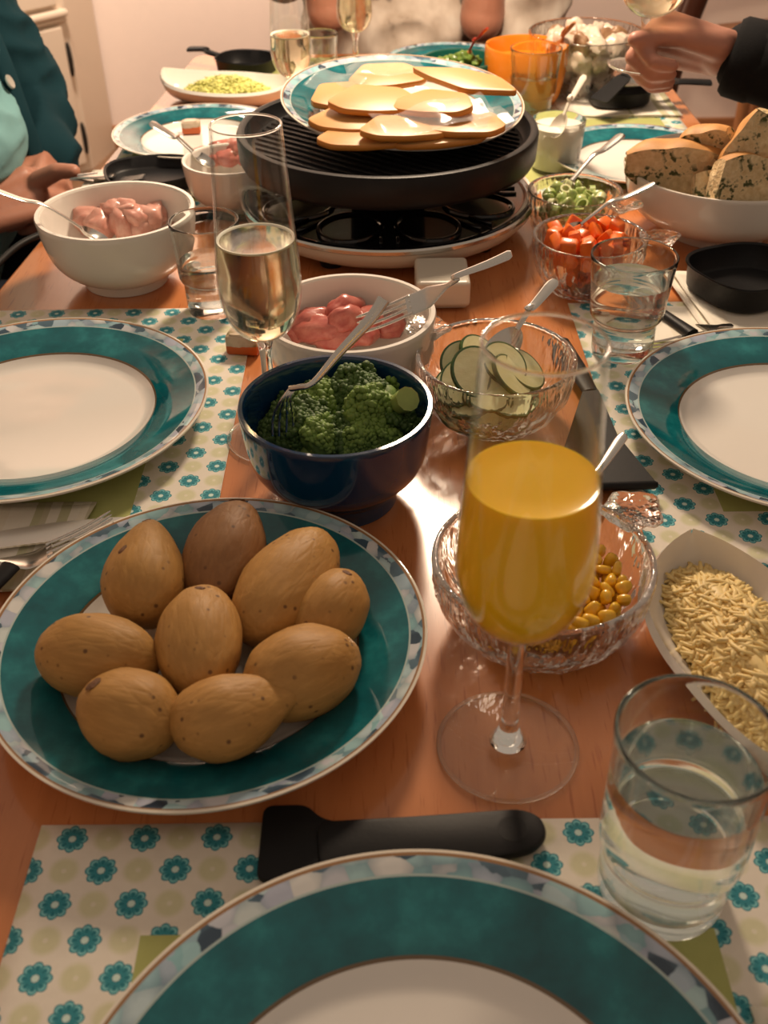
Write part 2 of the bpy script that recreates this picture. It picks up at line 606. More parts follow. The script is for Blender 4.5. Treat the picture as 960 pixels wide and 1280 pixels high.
def rounded(poly, r=0.01, n=4):
    out = []
    m = len(poly)
    for i in range(m):
        p, a, b = Vector(poly[i]), Vector(poly[i - 1]), Vector(poly[(i + 1) % m])
        d1, d2 = (a - p), (b - p)
        k = min(r, d1.length * 0.45, d2.length * 0.45)
        s, e = p + d1.normalized() * k, p + d2.normalized() * k
        for j in range(n + 1):
            t = j / n
            out.append(tuple((1 - t) ** 2 * s + 2 * t * (1 - t) * p + t * t * e))
    return out


def ico(sub=3):
    bm = bmesh.new()
    bmesh.ops.create_icosphere(bm, subdivisions=sub, radius=1)
    return bm_out(bm)


ICO = {k: ico(k) for k in (1, 2, 3, 4)}


def blob(rx, ry, rz, seed=0, amp=0.12, freq=1.6, sub=3, power=1.0):
    o = Vector((seed * 3.17, seed * 1.31, seed * 7.7))
    V = []
    for p in ICO[sub][0]:
        q = Vector(p)
        k = 1 + amp * noise.noise(q * freq + o) + amp * 0.4 * noise.noise(q * freq * 2.7 + o)
        if power != 1.0:
            q = Vector([math.copysign(abs(c) ** power, c) for c in q])
        V.append((q.x * rx * k, q.y * ry * k, q.z * rz * k))
    return V, ICO[sub][1]


def sheet(poly, nx=26, ny=26, th=0.0006, wav=0.0, seed=0, curl=0.0):
    """thin paper over the quad poly (four corners, anticlockwise), with thickness and gentle waves"""
    a, b, c, d = [Vector(p) for p in poly]
    top, bot = [], []
    for j in range(ny + 1):
        for i in range(nx + 1):
            s, t = i / nx, j / ny
            p = (a * (1 - s) + b * s) * (1 - t) + (d * (1 - s) + c * s) * t
            z = wav * (noise.noise(Vector((p.x * 22, p.y * 22, seed))) + 0.6)
            e = min(s, 1 - s, t, 1 - t)
            z += curl * max(0, 1 - e * 9) ** 2 * (0.5 + 0.5 * noise.noise(Vector((p.x * 30, p.y * 30, seed + 5))))
            z = max(z, 0)
            top.append((p.x, p.y, z + th))
            bot.append((p.x, p.y, z))
    n = len(top)
    V = top + bot
    Fc = []
    w = nx + 1
    for j in range(ny):
        for i in range(nx):
            k = j * w + i
            Fc.append((k, k + 1, k + w + 1, k + w))
            Fc.append((n + k, n + k + w, n + k + w + 1, n + k + 1))
    rim = [i for i in range(w)] + [j * w + nx for j in range(1, ny + 1)] + [ny * w + i for i in range(nx - 1, -1, -1)] + [j * w for j in range(ny - 1, 0, -1)]
    for i, k in enumerate(rim):
        k2 = rim[(i + 1) % len(rim)]
        Fc.append((k, n + k, n + k2, k2))
    return V, Fc


# ------------------------------------------------------------------ object helpers
def link(o, parent=None):
    COL.objects.link(o)
    if parent is not None:
        o.parent = parent
    return o


def mesh_data(name, p, mat, smooth=True, angle=None):
    me = bpy.data.meshes.new(name)
    me.from_pydata(p[0], [], p[1])
    me.validate()
    bm = bmesh.new()
    bm.from_mesh(me)
    bmesh.ops.recalc_face_normals(bm, faces=bm.faces[:])
    if angle is not None:
        for e in bm.edges:
            if len(e.link_faces) == 2 and e.calc_face_angle(0) > angle:
                e.smooth = False
    bm.to_mesh(me)
    bm.free()
    if smooth:
        me.polygons.foreach_set('use_smooth', [True] * len(me.polygons))
    me.materials.append(MT[mat] if isinstance(mat, str) else mat)
    return me


def obj(name, p, mat, parent=None, smooth=True, angle=0.7, loc=None, rot=None, label=None):
    o = bpy.data.objects.new(name, mesh_data(name, p, mat, smooth, angle))
    link(o, parent)
    if loc is not None:
        o.location = loc
    if rot is not None:
        o.rotation_euler = rot
    if label:
        o['label'] = label
    return o


def tag(o, label, cat, group=None):
    o['label'] = label
    o['category'] = cat
    if group:
        o['group'] = group
    return o


def thing(name, label, cat, loc=(0, 0, 0), rot=(0, 0, 0), group=None):
    o = bpy.data.objects.new(name, None)
    o.empty_display_size = 0.05
    link(o)
    o.location = loc
    o.rotation_euler = rot
    return tag(o, label, cat, group)


def dup(root, loc, rot=(0, 0, 0), label=None, group=None, scale=None):
    r = root.copy()
    COL.objects.link(r)
    r.location = loc
    r.rotation_euler = rot
    if scale:
        r.scale = scale
    if label:
        r['label'] = label
    if group:
        r['group'] = group
    for ch in list(root.children):
        c = ch.copy()
        COL.objects.link(c)
        c.parent = r
        for g in list(ch.children):
            d = g.copy()
            COL.objects.link(d)
            d.parent = c
    return r


def aim(head, end, roll=0.0):
    """matrix: local +x runs from head to end, local z is as near up as it can be"""
    x = (Vector(end) - Vector(head)).normalized()
    y = Vector((0, 0, 1)).cross(x).normalized()
    z = x.cross(y)
    m = Matrix((x, y, z)).transposed().to_4x4() @ Matrix.Rotation(roll, 4, 'X')
    m.translation = Vector(head)
    return m


def struct(name, p, mat, parent=None, smooth=False, **kw):
    o = obj(name, p, mat, parent, smooth, **kw)
    if parent is None:
        o['kind'] = 'structure'
    return o


# ------------------------------------------------------------------ the room
struct('floor', box(6.4, 7.2, 0.06, (0.6, 1.2, -0.03)), 'floor')
WY, WX = 3.72, -2.0
struct('wall_back', box(6.4, 0.1, 2.6, (0.6, WY + 0.05, 1.3)), 'wall')
struct('wall_left', box(0.1, 6.2, 2.6, (WX - 0.05, WY - 3.1, 1.3)), 'wall')
struct('wall_right', box(0.1, 6.2, 2.6, (3.05, WY - 3.1, 1.3)), 'wall')
struct('baseboard_back', box(4.4, 0.018, 0.075, (0.8, WY - 0.009, 0.0375), 0.004), 'light_wood')

# ------------------------------------------------------------------ the table
tt = thing('dining_table', 'long beech-veneer dining table laid for a shared meal', 'table')
top = [(-0.478, -0.06), (0.455, -0.06), (0.452, 1.87), (-0.313, 1.895)]
obj('tabletop', xf(prism(rounded(top, 0.03), -0.028, 0.0, 0.003), Matrix.Translation((0, 0, T))), 'table', tt, False)
ins = [(-0.40, 0.03), (0.39, 0.03), (0.39, 1.80), (-0.27, 1.82)]
obj('apron', join(*[xf(box((Vector(b) - Vector(a)).length, 0.022, 0.09, (0, 0, 0)), Matrix.Translation(((a[0] + b[0]) / 2, (a[1] + b[1]) / 2, T - 0.073)) @ Matrix.Rotation(math.atan2(b[1] - a[1], b[0] - a[0]), 4, 'Z')) for a, b in zip(ins, ins[1:] + ins[:1])]), 'table', tt, False)
for x, y in ins:
    obj('leg', xf(lathe([(0, 0), (0.022, 0), (0.03, 0.6), (0.032, T - 0.028), (0, T - 0.028)], 20), Matrix.Translation((x, y, 0))), 'table', tt)

# ------------------------------------------------------------------ the corner cabinet and the socket
ca = math.atan2(-0.77, -0.64)
cb = thing('corner_cabinet', 'cream white corner cabinet with panelled door and black iron fittings', 'cabinet', (-0.965, 3.50, 0), (0, 0, ca))
# local x runs along the face from its far right edge; local -y is behind, +y the side we see
CH = 0.66
cm = Matrix.Rotation(-ca, 4, 'Z') @ Matrix.Translation((0.965, -3.50, 0))
cpoly = [(-0.965, 3.50), (-0.93, 3.705), (-1.985, 3.705), (-1.985, 2.80), (-0.965 - 0.64 * 0.86, 3.50 - 0.77 * 0.86)]
cpoly = [tuple((cm @ Vector((x, y, 0))).xy) for x, y in cpoly]
obj('carcass', prism(cpoly, 0, CH), 'cab', cb, False)
obj('top', prism([(x * 1.0, y + (0.022 if abs(y) < 0.02 else 0)) for x, y in cpoly], CH, CH + 0.025, 0.005), 'cab', cb, False)
dr = obj('drawer', box(0.78, 0.022, 0.125, (0.43, 0.011, CH - 0.085), 0.006), 'cab', cb, False)
obj('handle', tube(smoothpath([(0.33, 0.02, CH - 0.085), (0.35, 0.05, CH - 0.088), (0.43, 0.055, CH - 0.09), (0.51, 0.05, CH - 0.088), (0.53, 0.02, CH - 0.085)], 4), 0.012, 10), 'iron', dr)
obj('moulding', join(box(0.84, 0.034, 0.022, (0.43, 0.016, CH - 0.170), 0.008), box(0.84, 0.018, 0.012, (0.43, 0.010, CH - 0.190), 0.004)), 'cab', cb, False)
dz0, dz1 = 0.03, CH - 0.205
dh = dz1 - dz0
door = obj('door', join(box(0.076, 0.024, dh, (0.075, 0.012, dz0 + dh / 2), 0.006), box(0.076, 0.024, dh, (0.785, 0.012, dz0 + dh / 2), 0.006),
                        box(0.64, 0.024, 0.070, (0.43, 0.012, dz1 - 0.035), 0.006), box(0.64, 0.024, 0.07, (0.43, 0.012, dz0 + 0.035), 0.006)), 'cab', cb, False)
obj('raised_panel', join(box(0.635, 0.010, dh - 0.13, (0.43, 0.005, dz0 + dh / 2)), box(0.54, 0.022, dh - 0.20, (0.43, 0.010, dz0 + dh / 2), 0.012, 3), box(0.47, 0.030, dh - 0.26, (0.43, 0.013, dz0 + dh / 2), 0.008, 3)), 'cab', door, False)
for z in (dz1 - 0.10, dz0 + 0.08):
    obj('hinge', xf(lathe([(0, -0.05), (0.004, -0.05), (0.008, -0.035), (0.010, 0), (0.008, 0.035), (0.004, 0.05), (0, 0.05)], 12), Matrix.Translation((0.028, 0.018, z))), 'iron', cb, label='slim black iron hinge')
sk = thing('wall_socket', 'pale plastic socket plate on the wall beside the corner cabinet', 'socket', aty(122, 130, WY - 0.006))
obj('cover_plate', box(0.030, 0.012, 0.095, (0, 0, 0), 0.004), 'cab', sk)
obj('rocker', box(0.016, 0.010, 0.030, (0.001, -0.006, 0.014), 0.003), 'white_china', sk)


# ------------------------------------------------------------------ chairs
def chair(name, label, loc, rz, mat, h=0.92, seat=0.45, n=3):
    c = thing(name, label, 'chair', loc, (0, 0, rz))
    obj('seat', box(0.42, 0.42, 0.035, (0, 0, seat - 0.0175), 0.012), mat, c, False)
    for sx in (-1, 1):
        obj('leg', tube([(sx * 0.18, 0.18, 0), (sx * 0.175, 0.17, seat - 0.03)], [0.014, 0.020], 10), mat, c)
        obj('leg', tube(smoothpath([(sx * 0.19, -0.235, 0), (sx * 0.18, -0.19, seat - 0.03), (sx * 0.18, -0.20, 0.65), (sx * 0.185, -0.265, h)], 5), 0.021, 10), mat, c)
        obj('stretcher', tube([(sx * 0.178, 0.17, 0.2), (sx * 0.185, -0.2, 0.2)], 0.010, 8), mat, c)
    for z in (h - 0.04, seat + 0.14):
        obj('back_rail', box(0.36, 0.022, 0.055, (0, -0.20 - (z - 0.65) * 0.24 if z > 0.65 else -0.20, z), 0.006), mat, c, False)
    for k in range(n):
        x = (k - (n - 1) / 2) * 0.10
        obj('back_slat', tube([(x, -0.20, seat + 0.14), (x, -0.255, h - 0.05)], [(0.017, 0.007)] * 2, 8), mat, c, False)
    return c


chair('dining_chair', 'dark brown wooden chair behind the person in the blotched blouse', (0.06, 2.36, 0), PI, 'dark_wood')
chair('dining_chair', 'dark brown wooden chair at the table corner behind the raised hand', (0.465, 2.47, 0), PI / 2 - 0.27, 'dark_wood')
chair('dining_chair', 'honey coloured wooden chair standing apart near the back wall', (1.13, 3.22, 0), PI + 0.35, 'light_wood')
cbl = [aty(915, 92, 3.0), aty(905, 118, 3.0), aty(892, 142, 3.0), aty(908, 150, 3.0), aty(925, 138, 3.0), aty(940, 150, 3.0)]


# ------------------------------------------------------------------ paper mats and napkins
def mat_paper(name, c, label, group, size=0.40, mt='flowers', cat='placemat', lift=0.0003, trim=None):
    h = size / 2
    x0, x1 = trim or (-h, h)
    o = obj(name, sheet([(x0, -h, 0), (x1, -h, 0), (x1, h, 0), (x0, h, 0)], 30, 30, 0.0005, 0.0004, len(bpy.data.objects)), mt, loc=TP(c[0], c[1], lift), angle=None)
    return tag(o, label, cat, group)


G = 'flower-printed paper mats'
mat_paper('paper_placemat', (0.018, 0.134), 'flower-printed paper mat under the nearest, empty plate', G)
mat_paper('paper_placemat', (-0.322, 0.732), 'flower-printed paper mat under the plate beside the flute of sparkling wine', G, trim=(-0.075, 0.2))
mat_paper('paper_placemat', (0.383, 0.732), 'flower-printed paper mat with the black spatula and courgettes at its edge', G, trim=(-0.2, 0.066))
mat_paper('paper_placemat', (-0.190, 1.352), 'flower-printed paper mat under the plate with the small orange packet', G, 0.33, trim=(-0.155, 0.165))
mat_paper('paper_placemat', (0.262, 1.372), 'flower-printed paper mat under the plate behind the bread bowl', G, 0.33)
mat_paper('paper_placemat', (-0.13, 1.735), 'flower-printed paper mat at the far end below the black pan with block handle', G, 0.25)


def napkin(poly, label, layers=2, wav=0.003, lift=0.0012, seed=1, rot=0.0):
    c = sum((Vector(p) for p in poly), Vector()) / 4
    t = thing('striped_napkin', label, 'napkin', TP(c.x, c.y, lift), (0, 0, 0), 'striped paper napkins')
    for k in range(layers):
        q = [(Vector(p) - c) * (1 - 0.03 * k) + Vector((0.004 * k, -0.003 * k, 0)) for p in poly]
        q = [(p.x, p.y, 0.0016 * k) for p in q]
        obj('layer', sheet(q, 20, 16, 0.0006, wav, seed + 3 * k, 0.004 * k), 'stripes', t, angle=None)
    return t


def g2(u, v):
    p = at(u, v)
    return (p.x, p.y, 0)


napkin([(-0.425, 0.502, 0), (-0.225, 0.520, 0), (-0.212, 0.615, 0), (-0.415, 0.612, 0)], 'striped paper napkin under the serrated knife and large fork', 2, 0.0015)
napkin([(0.300, 0.858, 0), (0.445, 0.872, 0), (0.44, 1.01, 0), (0.288, 0.985, 0)], 'striped paper napkin with a curling edge under the single black pan', 2, 0.004, 0.0035, 4)
napkin([(0.235, 0.850, 0), (0.40, 0.842, 0), (0.40, 0.905, 0), (0.245, 0.925, 0)], 'striped paper napkin under the black-handled knife by the middle tumbler', 1, 0.0012, 0.0012, 9)
napkin([(0.165, 0.12, 0), (0.29, 0.12, 0), (0.28, 0.225, 0), (0.1605, 0.232, 0)], 'folded striped napkin at the corner of the nearest place setting', 2, 0.002, 0.0012, 12)
napkin([(0.255, 1.512, 0), (0.43, 1.508, 0), (0.425, 1.68, 0), (0.24, 1.70, 0)], 'striped paper napkin under the pan with the steel scoop', 2, 0.002, 0.0012, 15)
napkin([(-0.37, 1.22, 0), (-0.20, 1.225, 0), (-0.205, 1.318, 0), (-0.365, 1.318, 0)], 'striped paper napkin by the clasped hands', 2, 0.002, 0.0012, 18)

# ------------------------------------------------------------------ plates


def plate_prof(R):
    k = R / 0.135
    pr = [(0, 0.0045), (0.080, 0.0045), (0.0875, 0.0065), (0.0912, 0.0105), (0.0935, 0.0125), (0.110, 0.0165), (0.128, 0.0215), (0.1335, 0.0238), (0.135, 0.0235),
          (0.1345, 0.0215), (0.128, 0.0185), (0.110, 0.0130), (0.093, 0.0085), (0.082, 0.0030), (0.080, 0.0), (0.074, 0.0), (0.072, 0.0025), (0, 0.0025)]
    return [(r, z) for r, z in pr]


plate0 = None


def plate(c, R, label, h=0.001, tilt=(0, 0, 0)):
    global plate0
    s = R / 0.135
    if plate0 is None:
        o = plate0 = obj('dinner_plate', lathe(plate_prof(0.135), 128), 'plate', angle=1.2)
    else:
        o = plate0.copy()
        COL.objects.link(o)
    o.location = TP(c[0], c[1], h)
    o.rotation_euler = tilt
    o.scale = (s, s, 1.0 if s > 0.95 else s)
    return tag(o, label, 'plate', 'teal-banded plates')


plate((0.012, 0.147), 0.150, 'empty teal-banded plate nearest the camera, cut off by the frame', 0.0062, (0, 0, 0.4))
plate((-0.106, 0.450), 0.131, 'teal-banded plate holding nine boiled potatoes', 0.0065, (0, 0, 1.4))
plate((-0.283, 0.727), 0.141, 'empty teal-banded plate beside the flute of sparkling wine and striped napkin', 0.0012, (0, 0, 2.7))
plate((0.331, 0.694), 0.138, 'empty teal-banded plate behind the leaf-shaped cheese dish', 0.0012, (0, 0, 3.9))
plate((-0.242, 1.4226), 0.115, 'teal-banded plate with a small orange packet in its well', 0.0012, (0, 0, 5))
plate((0.326, 1.312), 0.112, 'empty teal-banded plate behind the bowl of bread', 0.0012, (0, 0, 0.9))
plate((0.115, 1.772), 0.105, 'teal plate at the far end in front of the person in the blotched blouse', 0.0012, (0, 0, 2))
CPL = (0.025, 1.169)
CPT = math.radians(6)
CPZ = 0.1075
plate(CPL, 0.132, 'teal-banded plate of cheese slices resting on top of the raclette grill', CPZ, (CPT, 0, 0.5))

# ------------------------------------------------------------------ potatoes


def potato(c, h, a, b, yaw, label, seed, pear=0.0, pitch=0.0, mt='potato', nub=0.0, hz=None):
    V = []
    hz = hz or b * 0.93
    o = Vector((seed * 5.1, seed * 2.3, seed))
    for p in ICO[4][0]:
        q = Vector(p)
        k = 1 + 0.075 * noise.noise(q * 1.3 + o) + 0.02 * noise.noise(q * 3.6 + o) + 0.006 * noise.noise(q * 10 + o)
        taper = 1 - pear * (0.5 + 0.5 * q.y) ** 1.4
        x, y, z = q.x * b * k * taper, q.y * a * k, q.z * hz * k * taper
        if nub and q.y > 0.72:
            e = (q.y - 0.72) / 0.28
            y += nub * e * e
            z += nub * 0.35 * e
        V.append((x, y, z))
    p = obj('boiled_potato', (V, ICO[4][1]), mt, loc=TP(c[0], c[1], h), rot=(pitch, 0, yaw - PI / 2), angle=None)
    tag(p, label, 'potato', 'boiled potatoes on the plate')
    return p


def on_plane(u, v, h):
    q = at(u, v, h)
    return (q.x, q.y)


# u, v, height, half length, half width, yaw, pear, pitch
PZ = 0.0125
pot = [
    (182, 712, 0.042, 0.0455, 0.0325, 1.66, 0.52, 0.12, 'potato', 0, 'pear-shaped yellow potato with a narrow upright tip, near the fork tines'),
    (281, 691, 0.040, 0.0425, 0.0275, 1.38, 0.08, 0.22, 'potato_brown', 0, 'darker brown wrinkled potato at the far edge of the heap'),
    (357, 735, 0.038, 0.0500, 0.0295, 1.12, 0.0, 0.10, 'potato', 0, 'long smooth pale potato leaning out at the back beside the blue bowl'),
    (413, 764, 0.036, 0.0300, 0.0235, 1.05, 0.0, 0.20, 'potato', 0, 'small reddish potato nearest the blue broccoli bowl'),
    (249, 801, 0.040, 0.0410, 0.0275, 1.68, 0.10, 0.14, 'potato', 0, 'oval potato in the middle of the heap'),
    (123, 820, 0.036, 0.0385, 0.0275, 2.95, 0.0, 0, 'potato', 0, 'wide oval potato lying crosswise by the fork side of the plate'),
    (377, 840, 0.036, 0.0375, 0.0285, 0.52, 0.0, 0, 'potato', 0, 'knobbly potato with flaking skin behind the nubbed one'),
    (163, 893, 0.036, 0.0310, 0.0265, 2.75, 0.0, 0, 'potato', 0, 'small potato with a dark scar on its near end'),
    (292, 893, 0.038, 0.0360, 0.0290, 0.42, 0.42, 0, 'potato', 0.016, 'rounded potato with a small nub at one end, nearest the plate rim'),
]
POT = []
for i, (u, v, h, a, b, yaw, pear, pitch, mt, nub, lab) in enumerate(pot):
    POT.append(potato(on_plane(u, v, h), h, a * 0.95, b * 0.94, yaw, lab, i + 2, pear, pitch, mt, nub))


def scar(parent, d, r):
    """a scar patch set on the surface of a potato along local direction d"""
    me = parent.data
    d = Vector(d).normalized()
    best = max(me.vertices, key=lambda vv: vv.co.normalized().dot(d))
    nrm = best.normal
    m = nrm.to_track_quat('Z', 'Y').to_matrix().to_4x4()
    m.translation = best.co
    p = xf(blob(r, r * 0.8, r * 0.22, 3, 0.35, 3.0, 2), m)
    obj('scar', p, 'potato_scar', parent, label='dark brown scar')


scar(POT[7], (-0.15, 0.55, 0.62), 0.0048)
scar(POT[0], (-0.45, -0.1, 0.8), 0.0036)
scar(POT[8], (0.05, 1, 0.1), 0.0050)
scar(POT[0], (0.0, 1, 0.15), 0.0030)
scar(POT[1], (0.0, 1, 0.1), 0.0055)
scar(POT[4], (0.1, 0.9, 0.5), 0.0030)
scar(POT[3], (0.1, 0.75, 0.6), 0.0032)

# ------------------------------------------------------------------ ceramic bowls


def bowl_shell(R, H, foot, th=0.004, belly=0.6, foot_h=0.008, n=72):
    out = sp2([(foot, foot_h), (foot + (R - foot) * 0.48, foot_h + (H - foot_h) * 0.17), (foot + (R - foot) * 0.82, H * 0.52), (R, H)], 7)
    inn = [(max(r - th, 0), z + th * 0.7) for r, z in out][::-1]
    inn[0] = (R - th, H)
    prof = [(0, 0.002), (foot - 0.006, 0.002), (foot - 0.004, 0), (foot, 0), (foot, foot_h * 0.6)] + out + [(R - th * 0.15, H + th * 0.4), (R - th * 0.8, H + th * 0.4)] + inn + [(0, foot_h + th * 0.7)]
    return lathe(prof, n)


def bowl(name, c, R, H, foot, mat, label, cat='bowl', th=0.004, foot_h=0.008, z=0.0):
    o = obj(name, bowl_shell(R, H, foot, th, foot_h=foot_h), mat, loc=TP(c[0], c[1], z + 0.0005), angle=1.0)
    return tag(o, label, cat)


BLUE = (-0.033, 0.624)
bowl('broccoli_bowl', BLUE, 0.0685, 0.078, 0.043, 'navy', 'deep navy blue glazed bowl full of broccoli', 'bowl', 0.0042, 0.014)
CW = (-0.027, 0.783)
bowl('serving_bowl', CW, 0.0725, 0.068, 0.045, 'stoneware', 'white bowl of raw red meat behind the blue broccoli bowl', th=0.0055)
LW = (-0.262, 1.000)
bowl('serving_bowl', LW, 0.0785, 0.073, 0.042, 'stoneware', 'white bowl of raw chicken pieces near the clasped hands', th=0.0055)
BW = (-0.172, 1.190)
bowl('serving_bowl', BW, 0.054, 0.058, 0.030, 'stoneware', 'small white bowl of pink meat behind the flute of sparkling wine', th=0.004)
q = at(908, 210, 0.07)
BR = (q.x, q.y)
o = bowl('bread_bowl', BR, 0.109, 0.072, 0.055, 'stoneware', 'wide white bowl heaped with pieces of herb bread', th=0.004)
obj('inner_band', lathe([(0.1045, 0.0700), (0.1000, 0.0575), (0.0995, 0.0577), (0.1041, 0.0702)], 72), 'green_glaze', o, label='dark teal patterned band inside the rim')

# ------------------------------------------------------------------ broccoli


def crown_mesh(seed, r=0.017):
    rnd = random.Random(seed)
    ps = []
    N = 210
    o = Vector((seed * 4.3, seed, 0))
    for k in range(N):
        a = k * 2.39996
        t = 1 - (k + 0.5) / N * 1.0
        s = math.sqrt(max(0, 1 - t * t))
        d = Vector((s * math.cos(a), s * math.sin(a), t * 0.75))
        rr = r * (1.0 + 0.32 * noise.noise(d * 2.6 + o) + rnd.uniform(-0.07, 0.07))
        q = r * rnd.uniform(0.10, 0.17)
        b = blob(q, q, q, seed * 50 + k, 0.5, 2.0, 2)
        ps.append(xf(b, Matrix.Translation(d * rr)))
    ps.append(blob(r * 0.86, r * 0.86, r * 0.62, seed, 0.25, 2.6, 3))
    return join(*ps)


def stalk_mesh(seed, L=0.034):
    rnd = random.Random(seed + 99)
    ps = [tube(smoothpath([(0, 0, -L), (0.001, 0.001, -L * 0.5), (0, 0, 0)], 4), [0.0082, 0.0080, 0.0076, 0.0072, 0.0070, 0.0070, 0.0072, 0.0076, 0.008], 10)]
    for k in range(6):
        a = k * PI / 3 + rnd.uniform(-0.3, 0.3)
        ps.append(tube(smoothpath([(0, 0, -L * 0.45), (math.cos(a) * 0.007, math.sin(a) * 0.007, -0.006), (math.cos(a) * 0.0135, math.sin(a) * 0.0135, 0.003)], 3), 0.0034, 7))
    return join(*ps)


def floret(seed, mat):
    t = thing('broccoli_floret', 'cooked green broccoli floret heaped in the navy bowl', 'broccoli', group='broccoli florets in the navy bowl')
    obj('crown', crown_mesh(seed), mat, t, angle=None)
    obj('stalk', stalk_mesh(seed), 'stalk', t)
    return t


protos = [floret(1, 'floret'), floret(2, 'floret_light'), floret(3, 'floret')]
FL = [  # u, v, height, rx, ry, rz, scale, proto, label
    (265, 515, 0.058, 0.5, -0.5, 0.0, 1.0, 0, None), (400, 500, 0.062, 0.2, -0.3, 1.0, 1.1, 1, None), (440, 478, 0.070, -0.4, 0.2, 2.0, 1.15, 0, None),
    (470, 480, 0.068, 0.3, 0.6, 0.6, 1.0, 0, 'dark green broccoli floret against the far wall of the navy bowl'),
    (380, 525, 0.060, 0.5, -0.4, 0.3, 1.15, 0, None), (460, 512, 0.066, 1.25, 0.5, 0.4, 1.25, 1, 'large broccoli floret with its pale branching stalk turned to the camera'),
    (500, 520, 0.058, 0.2, 0.6, 1.2, 1.05, 0, None), (400, 540, 0.058, 0.6, -0.1, 2.2, 1.1, 1, None), (440, 540, 0.056, 0.7, 0.2, 0.9, 1.1, 0, None),
    (360, 505, 0.056, 0.0, -0.6, 1.9, 1.0, 0, None), (490, 495, 0.064, -2.3, 0.5, 0.2, 1.1, 1, 'broccoli floret with its cut stalk pointing up'),
    (475, 545, 0.052, 0.8, 0.7, 2.0, 1.0, 1, None), (420, 515, 0.054, 0, 0, 0, 1.2, 0, None), (350, 535, 0.050, 0.3, -0.6, 0.5, 1.0, 0, None), (430, 495, 0.060, 0.1, 0.1, 0.4, 1.1, 2, None),
    (395, 470, 0.058, -0.2, -0.4, 1.4, 1.0, 1, None), (515, 505, 0.050, 0.0, 0.5, 0.4, 0.9, 2, None)]
FL += [(448, 548, 0.055, 1.5, 0.3, 0.5, 1.0, 1, 'pale broccoli floret with its stalk toward the near rim of the navy bowl'), (512, 530, 0.050, 1.7, 0.6, 0.9, 0.95, 1, 'small pale broccoli floret stalk against the wall on the courgette side')]
WHERE = ['under the fork tines', 'at the far wall beside the fork shoulder', 'at the very top of the heap', '', 'in front of the fork shoulder', '', 'on the courgette side', 'near the rim in front of the fork', 'in the front middle of the heap', 'behind the fork shoulder']
used = set()
for i, w in enumerate(WHERE):
    if w:
        FL[i] = FL[i][:8] + ('cooked broccoli floret ' + w + ' in the navy bowl',)
for u, v, h, rx, ry, rz, sc, k, lab in FL:
    if u < 300:
        u, v = 372, 490
    p = at(u, v, h)
    r = Vector((p.x - BLUE[0], p.y - BLUE[1]))
    if r.length > 0.044:
        r = r.normalized() * 0.044
    loc = TP(BLUE[0] + r.x, BLUE[1] + r.y, h - 0.006)
    if k not in used:
        used.add(k)
        o = protos[k]
        o.location, o.rotation_euler, o.scale = loc, (rx, ry, rz), (sc, sc, sc)
        if lab:
            o['label'] = lab
    else:
        dup(protos[k], loc, (rx, ry, rz), lab or 'cooked green broccoli floret heaped in the navy bowl', 'broccoli florets in the navy bowl', (sc, sc, sc))


# ------------------------------------------------------------------ meat
def pieces(name, lab, cat, group, mat, c, spots, base, sub=3, amp=0.28, freq=1.5, power=1.0, where=()):
    out = []
    for i, (u, v, h, rx, ry, rz, yaw) in enumerate(spots):
        p = at(u, v, h)
        o = obj(name, blob(rx, ry, rz, base + i, amp, freq, sub, power), mat, loc=p, rot=(random.uniform(-0.3, 0.3), random.uniform(-0.3, 0.3), yaw), angle=None)
        tag(o, lab + ', ' + where[i] if i < len(where) and where[i] else lab, cat, group)
        out.append(o)
    return out


pieces('chicken_piece', 'raw chicken chunk in the bowl near the clasped hands', 'meat', 'raw chicken pieces', 'chicken', LW,
       [(110, 276, 0.046, .016, .013, .014, .3), (125, 282, 0.046, .017, .014, .015, 1), (150, 278, 0.048, .018, .013, .014, 2), (142, 266, 0.055, .013, .012, .013, .5),
        (165, 272, 0.052, .018, .013, .014, 2.6), (185, 272, 0.050, .016, .013, .013, .2), (155, 265, 0.056, .02, .012, .012, 2.8), (195, 268, 0.048, .014, .012, .012, 1.5),
        (130, 270, 0.040, .02, .016, .014, 1.2), (170, 285, 0.042, .018, .014, .013, 0), (115, 268, .043, .014, .014, .013, 0), (180, 262, .044, .015, .014, .012, 1)], 11, 3, 0.34, 1.7, 0.85, ('nearest the spoon', 'at the near rim', 'in the near middle', 'topmost', 'at the near far-spoon side', 'at the tumbler side', 'at the top back', 'by the tumbler wall'))
pieces('red_meat_piece', 'raw red meat strip in the bowl behind the broccoli', 'meat', 'raw red meat strips', 'pork', CW,
       [(385, 405, 0.040, .022, .012, .013, .3), (398, 412, 0.040, .025, .013, .011, 2.9), (430, 386, 0.049, .021, .010, .012, .7), (432, 400, 0.047, .018, .013, .013, .5),
        (460, 405, 0.040, .018, .013, .012, 1.2), (490, 408, 0.036, .016, .011, .010, .4), (420, 420, 0.034, .022, .016, .012, 0), (450, 415, .036, .018, .015, .012, 2), (372, 412, .034, .014, .014, .010, 1)], 41, 3, 0.30, 1.5, 1.0, ('by the flute', 'lowest and nearest', 'topmost at the back', 'in the middle', 'under the fork', 'at the outer wall'))
pieces('pink_meat_piece', 'pink meat piece in the small white bowl behind the wine flute', 'meat', 'pink meat in the small bowl', 'ham', BW,
       [(255, 192, 0.046, .014, .010, .008, .3), (275, 185, 0.050, .018, .012, .010, .9), (295, 186, 0.052, .018, .012, .012, 2), (285, 197, 0.046, .016, .012, .010, .2), (308, 195, 0.046, .014, .011, .009, 1), (268, 200, .042, .014, .012, .008, 2)], 71, where=('by the spoon', 'at the middle', 'topmost'))

# ------------------------------------------------------------------ bread


